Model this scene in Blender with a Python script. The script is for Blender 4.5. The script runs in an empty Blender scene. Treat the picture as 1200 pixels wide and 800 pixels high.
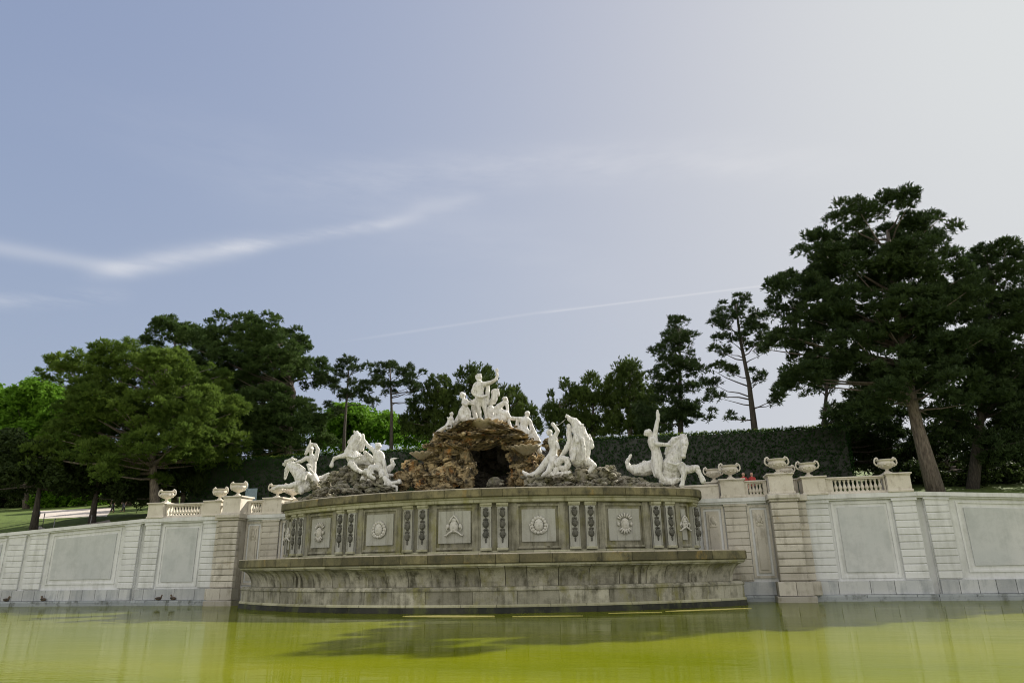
import bpy, bmesh, math, random
import numpy as np
from mathutils import Vector, Matrix, noise

scene = bpy.context.scene
C = scene.collection
PI = math.pi
rnd = random.Random(7)
R = math.radians

# ------------------------------------------------------------------ camera
cam = bpy.data.cameras.new('camera'); cam_o = bpy.data.objects.new('camera', cam); C.objects.link(cam_o)
yaw, pit, rol = -0.2115, 0.3129, 0.018
rt = Vector((math.cos(yaw), -math.sin(yaw), 0)); fh = Vector((math.sin(yaw), math.cos(yaw), 0))
fw = fh*math.cos(pit) + Vector((0, 0, 1))*math.sin(pit)
up = -fh*math.sin(pit) + Vector((0, 0, 1))*math.cos(pit)
rt2 = rt*math.cos(rol) - up*math.sin(rol); up2 = rt*math.sin(rol) + up*math.cos(rol)
m = Matrix((rt2, up2, -fw)).transposed().to_4x4(); m.translation = (9.904, -35.293, 2.0)
cam_o.matrix_world = m
cam.sensor_width = 36; cam.lens = 24.16; cam.clip_end = 2000; cam.clip_start = 0.1
scene.camera = cam_o

# ------------------------------------------------------------------ sky and sun
SUN_AZ, SUN_EL = R(41), R(35.5)          # azimuth measured from +Y towards +X
w = bpy.data.worlds.new('World'); scene.world = w; w.use_nodes = True
nt = w.node_tree; N = nt.nodes; L = nt.links
for n in list(N): N.remove(n)
def nd(t, **k):
    n = N.new(t)
    for a, b in k.items(): setattr(n, a, b)
    return n
def setin(n, **k):
    for a, b in k.items(): n.inputs[a].default_value = b
sky = nd('ShaderNodeTexSky', sky_type='NISHITA', sun_disc=False, sun_elevation=SUN_EL, sun_rotation=SUN_AZ,
         altitude=200, air_density=1.0, dust_density=4.5, ozone_density=1.6)
bg = nd('ShaderNodeBackground'); wo = nd('ShaderNodeOutputWorld')
tc = nd('ShaderNodeTexCoord')
def vm(op, a, b=None):
    n = nd('ShaderNodeVectorMath', operation=op); L.new(a, n.inputs[0])
    if b is not None:
        if isinstance(b, (tuple, list)): n.inputs[1].default_value = b
        else: L.new(b, n.inputs[1])
    return n
def ma(op, a, b=None, clamp=False):
    n = nd('ShaderNodeMath', operation=op, use_clamp=clamp)
    for i, v in enumerate((a, b)):
        if v is None: continue
        if isinstance(v, (int, float)): n.inputs[i].default_value = v
        else: L.new(v, n.inputs[i])
    return n.outputs[0]
D = tc.outputs['Generated']
def streak(p0, p1, width, strength, soft=.15, wob=0.0, wobs=3.0, ragged=0.0):
    """a band of thin cloud along the great circle from direction p0 to p1"""
    a = Vector(p0).normalized(); b = Vector(p1).normalized(); n = a.cross(b).normalized(); t = n.cross(a)
    span = math.atan2(b.dot(t), b.dot(a))
    d = vm('DOT_PRODUCT', D, tuple(n)).outputs['Value']
    al = ma('DIVIDE', ma('ARCTAN2', vm('DOT_PRODUCT', D, tuple(t)).outputs['Value'], vm('DOT_PRODUCT', D, tuple(a)).outputs['Value']), span)
    if wob:
        nz = nd('ShaderNodeTexNoise'); L.new(D, nz.inputs['Vector']); setin(nz, Scale=wobs, Detail=3.0)
        d = ma('ADD', d, ma('MULTIPLY', ma('SUBTRACT', nz.outputs['Fac'], .5), wob))
    # gaussian profile
    q = ma('DIVIDE', d, width); g = ma('POWER', 2.718, ma('MULTIPLY', ma('MULTIPLY', q, q), -1.0))
    m1 = nd('ShaderNodeMapRange', interpolation_type='SMOOTHSTEP'); L.new(al, m1.inputs[0]); m1.inputs[1].default_value = -soft; m1.inputs[2].default_value = soft
    m2 = nd('ShaderNodeMapRange', interpolation_type='SMOOTHSTEP'); L.new(al, m2.inputs[0]); m2.inputs[1].default_value = 1+soft; m2.inputs[2].default_value = 1-soft
    v = ma('MULTIPLY', ma('MULTIPLY', g, m1.outputs[0]), m2.outputs[0])
    if ragged:
        mp = nd('ShaderNodeMapping'); L.new(D, mp.inputs[0]); mp.inputs['Scale'].default_value = (3, 3, 14)
        nz = nd('ShaderNodeTexNoise'); L.new(mp.outputs[0], nz.inputs['Vector']); setin(nz, Scale=2.2, Detail=6.0, Roughness=.6)
        r_ = nd('ShaderNodeMapRange'); L.new(nz.outputs['Fac'], r_.inputs[0]); r_.inputs[1].default_value = .5-ragged; r_.inputs[2].default_value = .62
        v = ma('MULTIPLY', v, r_.outputs[0])
    return ma('MULTIPLY', v, strength)
# thin cirrus and the two ends of an aeroplane trail, as directions in the sky
CLOUDS = [
    ((-0.7589, 0.5451, 0.3562), (-0.6405, 0.6772, 0.3622), 0.009, 0.17, 0.12, 0.006, 4.0, 0.0),
    ((-0.6618, 0.6603, 0.355), (-0.5125, 0.7501, 0.418), 0.013, 0.30, 0.2, 0.006, 4.0, 0.3),
    ((-0.5495, 0.731, 0.4047), (-0.3279, 0.822, 0.4656), 0.008, 0.26, 0.2, 0.004, 4.0, 0.25),
    ((-0.7692, 0.5699, 0.2889), (-0.6521, 0.6832, 0.3286), 0.01, 0.16, 0.15, 0.01, 5.0, 0.1),
    ((-0.4195, 0.751, 0.5099), (0.2195, 0.8441, 0.4892), 0.026, 0.14, 0.2, 0.05, 3.0, 0.2),
    ((-0.3209, 0.8198, 0.4743), (-0.2264, 0.8402, 0.4928), 0.012, 0.1, 0.25, 0.03, 6.0, 0.2),
    ((-0.3967, 0.8643, 0.3093), (-0.1226, 0.9287, 0.3501), 0.0018, 0.08, 0.2, 0.0, 3.0, 0.0),
    ((-0.1475, 0.9264, 0.3464), (0.1861, 0.9167, 0.3535), 0.0013, 0.17, 0.06, 0.0, 3.0, 0.0),
    ((-0.6065, 0.6047, 0.5162), (-0.0705, 0.9206, 0.384), 0.05, 0.05, 0.3, 0.1, 3.0, 0.2),
]
clouds = None
for args in CLOUDS:
    s_ = streak(*args)
    clouds = s_ if clouds is None else ma('ADD', clouds, s_)
# even lavender tint mixed over the whole sky, then the clouds
SKYK = 0.15
def vmul(a, v): return vm('MULTIPLY', a, v).outputs[0]
raw = vmul(sky.outputs[0], (1.25, 1.27, 1.62))
comp = vm('DIVIDE', raw, vm('ADD', vm('MULTIPLY', raw, (.30, .30, .375)).outputs[0], (1, 1, 1)).outputs[0]).outputs[0]      # soft clip: the bright glow round the sun is compressed
sky_tint = nd('ShaderNodeMixRGB'); sky_tint.inputs[0].default_value = .15; L.new(vmul(comp, (.98, 1.02, 1.22)), sky_tint.inputs[1]); sky_tint.inputs[2].default_value = (2.3, 2.35, 3.0, 1)
mixc = nd('ShaderNodeMixRGB', blend_type='MIX'); L.new(ma('MINIMUM', clouds, .8), mixc.inputs[0]); L.new(sky_tint.outputs[0], mixc.inputs[1]); mixc.inputs[2].default_value = (4.2, 4.1, 4.0, 1)
# added fill light: unseen bright cloud bank in the sky behind the camera
sp = nd('ShaderNodeSeparateXYZ'); L.new(D, sp.inputs[0])
back = nd('ShaderNodeMapRange', interpolation_type='SMOOTHSTEP'); L.new(sp.outputs['Y'], back.inputs[0])
for i_, q_ in enumerate((.05, -.45, 0, 1)): back.inputs[i_+1].default_value = q_
cn_ = nd('ShaderNodeTexNoise'); L.new(D, cn_.inputs['Vector']); setin(cn_, Scale=2.6, Detail=6.0, Roughness=.6)
cv_ = nd('ShaderNodeMapRange'); L.new(cn_.outputs['Fac'], cv_.inputs[0]); cv_.inputs[1].default_value = .36; cv_.inputs[2].default_value = .52
mixb = nd('ShaderNodeMixRGB'); L.new(ma('MULTIPLY', back.outputs[0], cv_.outputs[0]), mixb.inputs[0]); L.new(mixc.outputs[0], mixb.inputs[1]); mixb.inputs[2].default_value = (5.2, 5.0, 4.7, 1)
L.new(mixb.outputs[0], bg.inputs[0]); bg.inputs[1].default_value = SKYK; L.new(bg.outputs[0], wo.inputs[0])
sun = bpy.data.lights.new('sun', 'SUN'); sun_o = bpy.data.objects.new('sun', sun); C.objects.link(sun_o)
sun.energy = 5.0; sun.angle = R(0.55); sun.color = (1.0, .93, .82)
sd = Vector((math.sin(SUN_AZ)*math.cos(SUN_EL), math.cos(SUN_AZ)*math.cos(SUN_EL), math.sin(SUN_EL)))
sun_o.rotation_euler = sd.to_track_quat('Z', 'Y').to_euler(); sun_o.location = (30, 30, 60)
vs = scene.view_settings; vs.view_transform = 'Standard'; vs.look = 'None'; vs.exposure = 0.7; vs.gamma = 1; vs.use_curve_mapping = False
scene.render.engine = 'CYCLES'
scene.cycles.pixel_filter_type = 'BLACKMAN_HARRIS'; scene.cycles.filter_width = 1.05
scene.cycles.max_bounces = 6; scene.cycles.transparent_max_bounces = 8

# ------------------------------------------------------------------ helpers
def tag(o, label=None, cat=None, group=None, kind=None):
    if label: o['label'] = label
    if cat: o['category'] = cat
    if group: o['group'] = group
    if kind: o['kind'] = kind
    return o
def empty(name, loc, rz=0.0, label=None, cat=None, group=None):
    o = bpy.data.objects.new(name, None); C.objects.link(o); o.location = loc; o.rotation_euler = (0, 0, rz)
    o.empty_display_size = .3
    WORLD[o.name] = Matrix.Translation(Vector(loc)) @ Matrix.Rotation(rz, 4, 'Z')
    return tag(o, label, cat, group)
WORLD = {}
def wmat(o):
    return WORLD.get(o.name, Matrix.Identity(4)) if o is not None else Matrix.Identity(4)
def parent(o, p):
    """parent o (whose mesh is in world coordinates) to p, keeping it in place"""
    if p is not None:
        o.parent = p; o.matrix_parent_inverse = wmat(p).inverted()
    return o
class MB:
    """collects faces in world coordinates; build() links them as one mesh object"""
    def __init__(s): s.v = []; s.f = []; s.a = []; s.sm = []; s.t = 1.0
    def add(s, vs, fs, val=None, smooth=False):
        b = len(s.v); s.v += [tuple(p) for p in vs]
        val = s.t if val is None else val
        for f in fs: s.f.append(tuple(b+i for i in f)); s.a.append(val); s.sm.append(smooth)
    def box(s, x0, x1, y0, y1, z0, z1, val=None, b=0.0):
        if x1 < x0: x0, x1 = x1, x0
        if b <= 0:
            s.hexa([(x0, y0, z0), (x1, y0, z0), (x1, y1, z0), (x0, y1, z0), (x0, y0, z1), (x1, y0, z1), (x1, y1, z1), (x0, y1, z1)], val)
        else:   # front edges (towards -y), top and bottom chamfered
            pts = []
            for (yy, e) in ((y0, b), (y0+b, 0), (y1, 0)):
                pts += [(x0+e, yy, z0+e), (x1-e, yy, z0+e), (x1-e, yy, z1-e), (x0+e, yy, z1-e)]
            fs = [(0, 1, 2, 3), (11, 10, 9, 8)]
            for k in (0, 4):
                for i in range(4):
                    j = (i+1) % 4; fs.append((k+j, k+i, k+4+i, k+4+j))
            s.add(pts, fs, val)
    def hexa(s, p, val=None):
        s.add(p, [(3, 2, 1, 0), (4, 5, 6, 7), (0, 1, 5, 4), (1, 2, 6, 5), (2, 3, 7, 6), (3, 0, 4, 7)], val)
    def slab(s, x0, x1, y0, y1, zb0, zb1, zt0, zt1, val=None):
        """box along x whose bottom and top may slope: zb0/zt0 at x0, zb1/zt1 at x1"""
        if x1 < x0: x0, x1, zb0, zb1, zt0, zt1 = x1, x0, zb1, zb0, zt1, zt0
        s.hexa([(x0, y0, zb0), (x1, y0, zb1), (x1, y1, zb1), (x0, y1, zb0), (x0, y0, zt0), (x1, y0, zt1), (x1, y1, zt1), (x0, y1, zt0)], val)
    def lathe(s, prof, cx, cy, n=16, val=None, smooth=True, flute=0, fa=0.0):
        pts = []; fs = []
        for (r, z) in prof:
            for i in range(n):
                a = 2*PI*i/n; rr = r*(1+fa*math.cos(flute*a)) if flute else r
                pts.append((cx+rr*math.cos(a), cy+rr*math.sin(a), z))
        for k in range(len(prof)-1):
            for i in range(n):
                j = (i+1) % n; fs.append((k*n+i, k*n+j, (k+1)*n+j, (k+1)*n+i))
        fs.append(tuple(range(n-1, -1, -1))); fs.append(tuple((len(prof)-1)*n+i for i in range(n)))
        s.add(pts, fs, val, smooth)
    def tube(s, pts, radii, n=8, val=None, smooth=True, squash=1.0):
        P = [Vector(p) for p in pts]; V = []; F = []
        if isinstance(radii, (int, float)): radii = [radii]*len(P)
        ref = None
        for i, p in enumerate(P):
            d = (P[min(i+1, len(P)-1)]-P[max(i-1, 0)]).normalized()
            if ref is None:
                ref = Vector((0, 0, 1)) if abs(d.z) < .9 else Vector((1, 0, 0))
            u_ = d.cross(ref).normalized(); v_ = u_.cross(d).normalized(); ref = v_
            for k in range(n):
                a = 2*PI*k/n; V.append(p+(u_*math.cos(a)+v_*math.sin(a)*squash)*radii[i])
        for i in range(len(P)-1):
            for k in range(n):
                j = (k+1) % n; F.append((i*n+k, i*n+j, (i+1)*n+j, (i+1)*n+k))
        F.append(tuple(range(n-1, -1, -1))); F.append(tuple((len(P)-1)*n+k for k in range(n)))
        s.add(V, F, val, smooth)
    def ball(s, c, r, sub=2, val=None, smooth=True, rot=None, amp=0.0, fr=1.0, seed=0):
        V, F = ICO[sub]
        if isinstance(r, (int, float)): r = (r, r, r)
        out = []
        for p in V:
            k = 1.0
            if amp:
                q = Vector((p[0]*fr+seed*3.17, p[1]*fr-seed*1.7, p[2]*fr+seed*.9))
                k += amp*(noise.noise(q)+.45*noise.noise(q*2.3)+.14*noise.noise(q*5.1))
                if amp > .25: k -= .22*max(0.0, 1-7*abs(noise.noise(q*1.9+Vector((4, 9, 2)))))
            q = Vector((p[0]*r[0]*k, p[1]*r[1]*k, p[2]*r[2]*k))
            if rot is not None: q = rot @ q
            out.append((c[0]+q.x, c[1]+q.y, c[2]+q.z))
        s.add(out, F, val, smooth)
    def build(s, name, mat, par=None, label=None):
        me = bpy.data.meshes.new(name); me.from_pydata(s.v, [], s.f)
        at = me.attributes.new('blk', 'FLOAT', 'FACE'); at.data.foreach_set('value', s.a)
        me.polygons.foreach_set('use_smooth', s.sm)
        me.materials.append(mat); me.update()
        o = bpy.data.objects.new(name, me); C.objects.link(o)
        if label: o['label'] = label
        return parent(o, par)
def _ico(sub):
    bm = bmesh.new(); bmesh.ops.create_icosphere(bm, subdivisions=sub, radius=1.0)
    V = [tuple(v.co) for v in bm.verts]; F = [tuple(v.index for v in f.verts) for f in bm.faces]; bm.free(); return V, F
ICO = {k: _ico(k) for k in (1, 2, 3, 4)}
def rv(a=.8, b=1.15): return rnd.uniform(a, b)

# ------------------------------------------------------------------ materials
def newmat(name):
    m = bpy.data.materials.new(name); m.use_nodes = True
    t = m.node_tree; b = t.nodes['Principled BSDF']; return m, t, b
class NT:
    def __init__(s, t): s.t = t
    def n(s, ty, **k):
        x = s.t.nodes.new(ty)
        for a, b in k.items(): setattr(x, a, b)
        return x
    def put(s, v, sock):
        if isinstance(v, (int, float, tuple, list)): sock.default_value = v
        else: s.t.links.new(v, sock)
    def noise(s, vec, scale, detail=4, rough=.55, dist=0.0):
        x = s.n('ShaderNodeTexNoise'); s.put(vec, x.inputs['Vector'])
        x.inputs['Scale'].default_value = scale; x.inputs['Detail'].default_value = detail; x.inputs['Roughness'].default_value = rough; x.inputs['Distortion'].default_value = dist
        return x.outputs['Fac']
    def mapv(s, vec, sc, loc=(0, 0, 0)):
        x = s.n('ShaderNodeMapping'); s.put(vec, x.inputs[0]); x.inputs['Scale'].default_value = sc; x.inputs['Location'].default_value = loc; return x.outputs[0]
    def rng(s, v, a, b, c=0.0, d=1.0):
        x = s.n('ShaderNodeMapRange'); s.put(v, x.inputs[0])
        for i, q in enumerate((a, b, c, d)): x.inputs[i+1].default_value = q
        return x.outputs[0]
    def mix(s, f, a, b, mode='MIX'):
        x = s.n('ShaderNodeMixRGB', blend_type=mode); s.put(f, x.inputs[0])
        s.put(a if not isinstance(a, tuple) else tuple(a)+(1,)*(4-len(a)), x.inputs[1]); s.put(b if not isinstance(b, tuple) else tuple(b)+(1,)*(4-len(b)), x.inputs[2]); return x.outputs[0]
    def math(s, op, a, b=0.0, clamp=False):
        x = s.n('ShaderNodeMath', operation=op, use_clamp=clamp); s.put(a, x.inputs[0]); s.put(b, x.inputs[1]); return x.outputs[0]
    def attr(s, name):
        x = s.n('ShaderNodeAttribute', attribute_name=name); return x.outputs['Fac']
    def bump(s, h, strength, dist, bsdf, prev=None):
        x = s.n('ShaderNodeBump'); s.put(h, x.inputs['Height']); x.inputs['Strength'].default_value = strength; x.inputs['Distance'].default_value = dist
        if prev is not None: s.t.links.new(prev, x.inputs['Normal'])
        s.t.links.new(x.outputs[0], bsdf.inputs['Normal']); return x.outputs[0]
def stone(name, c1, c2, dirt, dirt_lo=.52, dirt_hi=.72, streak=.5, blk=.5, moss=None, moss_lo=.6, moss_hi=.75, rough=.85, bump=.35, scale=1.0, grain=.12):
    m, t, b = newmat(name); n = NT(t)
    geo = n.n('ShaderNodeNewGeometry').outputs['Position']
    big = n.noise(n.mapv(geo, (1, 1, 1)), .55*scale, 5)
    col = n.mix(n.rng(big, .35, .65), c1, c2)
    # one tone per dressed block
    bl = n.attr('blk'); col = n.mix(blk, col, n.mix(1.0, col, n.n_comb(bl) , 'MULTIPLY'))
    # rain streaks and grime; on the tufa also painted crevice shade
    st = n.noise(n.mapv(geo, (2.6, 2.6, .22)), 1.3*scale, 5, .65)
    pt = n.noise(geo, 1.7*scale, 6, .68)
    d = n.math('ADD', n.math('MULTIPLY', st, streak), n.math('MULTIPLY', pt, 1-streak))
    col = n.mix(n.rng(d, dirt_lo, dirt_hi), col, dirt)
    if moss:
        mn = n.noise(n.mapv(geo, (1, 1, .6), (7, 3, 1)), 1.1*scale, 5, .7)
        col = n.mix(n.rng(mn, moss_lo, moss_hi), col, moss)
    fine = n.noise(geo, 22*scale, 4, .7)
    col = n.mix(1.0, col, n.n_comb(n.rng(fine, .25, .75, 1-grain, 1+grain)), 'MULTIPLY')
    t.links.new(col, b.inputs['Base Color']); b.inputs['Roughness'].default_value = rough
    b.inputs['Specular IOR Level'].default_value = .3
    n.bump(n.math('ADD', n.math('MULTIPLY', fine, .4), pt), bump, .03, b)
    return m
def _comb(s, v):
    x = s.n('ShaderNodeCombineColor'); 
    for i in range(3): s.put(v, x.inputs[i])
    return x.outputs[0]
NT.n_comb = _comb
M = {}
M['plaster'] = stone('pale_plaster', (.66, .67, .665), (.60, .61, .60), (.37, .38, .345), .47, .74, .55, .35, rough=.9, bump=.1, grain=.03, scale=.7)
M['panel'] = stone('grey_plaster_panel', (.47, .49, .485), (.54, .55, .54), (.36, .38, .37), .46, .74, .35, .2, rough=.92, bump=.08, grain=.03, scale=.8)
M['plinth'] = stone('grey_plinth_stone', (.42, .44, .45), (.52, .53, .52), (.24, .26, .27), .48, .68, .6, .8, rough=.85, bump=.3, grain=.1)
M['ledge'] = stone('wet_grey_ledge', (.30, .33, .35), (.38, .41, .42), (.12, .13, .12), .50, .62, .3, .5, rough=.55, bump=.3)
M['pier'] = stone('weathered_pier_stone', (.56, .53, .46), (.46, .43, .36), (.22, .20, .15), .50, .68, .5, .8, moss=(.36, .27, .13), moss_lo=.62, moss_hi=.8, bump=.4, grain=.12)
M['basin'] = stone('weathered_basin_stone', (.44, .42, .33), (.33, .315, .24), (.095, .09, .06), .45, .62, .5, .98, moss=(.20, .19, .06), moss_lo=.52, moss_hi=.72, bump=.5, grain=.16)
M['basin_wall'] = stone('upper_basin_stone', (.37, .355, .27), (.29, .275, .20), (.085, .08, .05), .45, .63, .6, .8, moss=(.21, .20, .07), moss_lo=.50, moss_hi=.7, bump=.45, grain=.14)
M['slab'] = stone('pale_panel_slab', (.42, .42, .37), (.36, .355, .30), (.22, .21, .155), .48, .7, .65, .5, bump=.3, grain=.1)
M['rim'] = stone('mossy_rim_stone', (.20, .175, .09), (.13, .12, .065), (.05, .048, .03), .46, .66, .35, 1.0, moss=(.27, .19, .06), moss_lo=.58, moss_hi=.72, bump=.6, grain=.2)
M['rim_sunlit'] = stone('sunlit_rim_top', (.52, .47, .38), (.42, .38, .29), (.25, .22, .15), .5, .7, .3, .6, bump=.4)  # paler top course; sunlit edge of the rim painted into the colour
M['fillet'] = stone('basin_moulding_stone', (.42, .41, .29), (.34, .33, .21), (.18, .17, .08), .50, .68, .6, .9, moss=(.30, .29, .10), moss_lo=.55, moss_hi=.75, bump=.4, grain=.1)
M['wet'] = stone('wet_algae_stone', (.045, .045, .035), (.022, .024, .018), (.015, .018, .012), .5, .7, .5, .6, moss=(.08, .09, .03), moss_lo=.50, moss_hi=.68, rough=.85, bump=.8)
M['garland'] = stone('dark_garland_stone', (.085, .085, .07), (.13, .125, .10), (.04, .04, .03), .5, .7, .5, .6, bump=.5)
M['mask'] = stone('pale_relief_stone', (.56, .55, .50), (.48, .46, .40), (.25, .24, .19), .55, .75, .5, .5, bump=.4)
M['marble'] = stone('white_marble', (.72, .71, .67), (.64, .63, .59), (.33, .31, .26), .47, .66, .5, .3, moss=(.55, .48, .37), moss_lo=.64, moss_hi=.85, rough=.6, bump=.3, grain=.10, scale=3.2)
M['urn'] = stone('pale_urn_stone', (.64, .60, .52), (.55, .51, .43), (.33, .29, .22), .52, .72, .4, .4, bump=.4, scale=1.8)
M['rock'] = stone('tufa_rock', (.44, .34, .18), (.31, .25, .14), (.035, .03, .02), .45, .58, .25, 1.0, moss=(.46, .21, .05), moss_lo=.56, moss_hi=.72, bump=1.0, grain=.3, scale=1.5)  # near-black patches also paint the shade of crevices into the rock
M['rockgrey'] = stone('grey_moss_rock', (.23, .22, .16), (.33, .30, .24), (.06, .058, .04), .46, .62, .25, 1.0, moss=(.13, .125, .05), moss_lo=.5, moss_hi=.7, bump=1.0, grain=.3, scale=1.7)
M['shell'] = stone('ochre_shell_stone', (.44, .38, .26), (.36, .30, .19), (.10, .09, .06), .52, .66, .3, 1.0, moss=(.45, .22, .06), moss_lo=.56, moss_hi=.72, bump=.6, grain=.2, scale=2.0)
M['cave'] = stone('dark_cave_stone', (.05, .045, .035), (.035, .03, .025), (.015, .014, .012), .5, .7, .5, .5, bump=.6)  # near-black stone for the mound's back rocks and the upper basin floor
def foliage(name, c1, c2, trans=.25, hue=None):
    m, t, b = newmat(name); n = NT(t)
    bl = n.attr('blk'); geo = n.n('ShaderNodeNewGeometry').outputs['Position']
    cl = n.noise(geo, .35, 3)
    col = n.mix(n.math('ADD', n.math('MULTIPLY', bl, .6), n.math('MULTIPLY', n.rng(cl, .3, .7), .4)), c1, c2)
    t.links.new(col, b.inputs['Base Color']); b.inputs['Roughness'].default_value = .6; b.inputs['Specular IOR Level'].default_value = .08
    tr = n.n('ShaderNodeBsdfTranslucent'); t.links.new(col, tr.inputs[0])
    mx = n.n('ShaderNodeMixShader'); mx.inputs[0].default_value = trans
    t.links.new(b.outputs[0], mx.inputs[1]); t.links.new(tr.outputs[0], mx.inputs[2])
    t.links.new(mx.outputs[0], t.nodes['Material Output'].inputs[0]); return m
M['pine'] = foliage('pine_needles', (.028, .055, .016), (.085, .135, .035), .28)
M['pine_shaded'] = foliage('shaded_pine_needles', (.020, .038, .014), (.055, .085, .028), .2)  # darker needle copy; shade of the backlit pines painted into the colour
M['pine_lit'] = foliage('sunlit_pine_needles', (.038, .080, .014), (.155, .225, .040), .40)  # brighter needle copy; sunlight on the broad left pine painted in
M['leaf'] = foliage('dark_green_leaves', (.020, .035, .010), (.050, .075, .020), .3)
M['bright'] = foliage('fresh_green_leaves', (.07, .17, .012), (.16, .30, .03), .45)
M['bushy'] = foliage('yew_foliage', (.030, .055, .014), (.095, .135, .030), .28)
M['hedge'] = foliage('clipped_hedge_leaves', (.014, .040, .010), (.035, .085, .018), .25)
M['hedge_sunlit'] = foliage('sunlit_hedge_leaves', (.10, .15, .02), (.18, .24, .04), .35)  # brighter leaf colour with the sunlight of the hedge top painted in
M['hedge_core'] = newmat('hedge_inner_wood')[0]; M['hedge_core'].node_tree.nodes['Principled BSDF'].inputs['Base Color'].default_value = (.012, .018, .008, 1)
def bark(name, c1, c2):
    m, t, b = newmat(name); n = NT(t); geo = n.n('ShaderNodeNewGeometry').outputs['Position']
    x = n.noise(n.mapv(geo, (5, 5, .9)), 2.2, 5, .7); col = n.mix(n.rng(x, .35, .65), c1, c2); t.links.new(col, b.inputs['Base Color']); b.inputs['Roughness'].default_value = .95
    n.bump(x, 1.0, .08, b); return m
M['bark'] = bark('grey_brown_bark', (.07, .055, .045), (.24, .20, .16))
M['bark_dark'] = bark('dark_bark', (.035, .03, .025), (.10, .085, .07))
def plain(name, c, rough=.7, metal=0.0):
    m, t, b = newmat(name); n = NT(t); geo = n.n('ShaderNodeNewGeometry').outputs['Position']
    x = n.noise(geo, 9, 4); t.links.new(n.mix(n.rng(x, .3, .7), tuple(q*.85 for q in c), tuple(min(1, q*1.1) for q in c)), b.inputs['Base Color'])
    b.inputs['Roughness'].default_value = rough; b.inputs['Metallic'].default_value = metal; return m
M['grass'] = stone('grass_ground', (.075, .115, .02), (.11, .16, .03), (.05, .06, .02), .5, .7, .1, 0, rough=.95, bump=.8, scale=2.)
M['gravel'] = stone('pale_gravel', (.50, .45, .40), (.56, .51, .46), (.38, .34, .30), .5, .75, .1, 0, rough=.95, bump=.5, grain=.12, scale=2.)
# water: turbid green body under a rippled skin
m, t, b = newmat('green_pond_water'); n = NT(t); geo = n.n('ShaderNodeNewGeometry').outputs['Position']
x1 = n.noise(n.mapv(geo, (.5, 1.5, 1)), 1.0, 2, .5); x2 = n.noise(n.mapv(geo, (1.1, 4.2, 1)), 2.6, 3, .55)
pt = n.rng(n.noise(n.mapv(geo, (.10, .3, 1)), .9, 2), .42, .60)
cn = n.noise(n.mapv(geo, (.4, 1, 1)), .16, 4, .6); t.nodes.remove(b)
df = n.n('ShaderNodeBsdfDiffuse'); t.links.new(n.mix(n.rng(cn, .35, .65), (.130, .160, .001), (.185, .205, .002)), df.inputs[0])
gl = n.n('ShaderNodeBsdfGlossy'); gl.inputs['Roughness'].default_value = .02
bp = n.n('ShaderNodeBump'); bp.inputs['Strength'].default_value = .15; bp.inputs['Distance'].default_value = .05
t.links.new(n.math('ADD', x1, n.math('MULTIPLY', x2, n.math('ADD', n.math('MULTIPLY', pt, .55), .12))), bp.inputs['Height']); t.links.new(bp.outputs[0], gl.inputs['Normal'])
fr = n.n('ShaderNodeFresnel'); fr.inputs[0].default_value = 1.33; t.links.new(bp.outputs[0], fr.inputs['Normal'])
mx = n.n('ShaderNodeMixShader'); t.links.new(n.math('MULTIPLY', fr.outputs[0], .86), mx.inputs[0]); t.links.new(df.outputs[0], mx.inputs[1]); t.links.new(gl.outputs[0], mx.inputs[2])
t.links.new(mx.outputs[0], t.nodes['Material Output'].inputs[0]); M['water'] = m
m, t, b = newmat('floating_algae'); n = NT(t); geo = n.n('ShaderNodeNewGeometry').outputs['Position']
t.links.new(n.mix(n.noise(geo, 3, 5), (.60, .52, .12), (.80, .70, .28)), b.inputs['Base Color']); b.inputs['Roughness'].default_value = .7; M['algae'] = m
M['skin'] = plain('skin', (.45, .28, .20)); M['redcloth'] = plain('red_cloth', (.40, .035, .03)); M['darkcloth'] = plain('dark_cloth', (.03, .03, .035)); M['bluecloth'] = plain('pale_blue_cloth', (.35, .42, .55)); M['hair'] = plain('dark_hair', (.03, .02, .015))
M['duck'] = plain('dark_feathers', (.035, .03, .025)); M['duckbrown'] = plain('brown_feathers', (.10, .07, .045)); M['bill'] = plain('duck_bill', (.35, .28, .08)); M['post'] = plain('grey_metal', (.18, .18, .18), .5, .6); M['bluegrey'] = plain('blue_grey_metal', (.12, .17, .19), .4, .3)
M['trousers'] = plain('grey_trousers', (.08, .08, .10))
SC = {}
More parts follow.
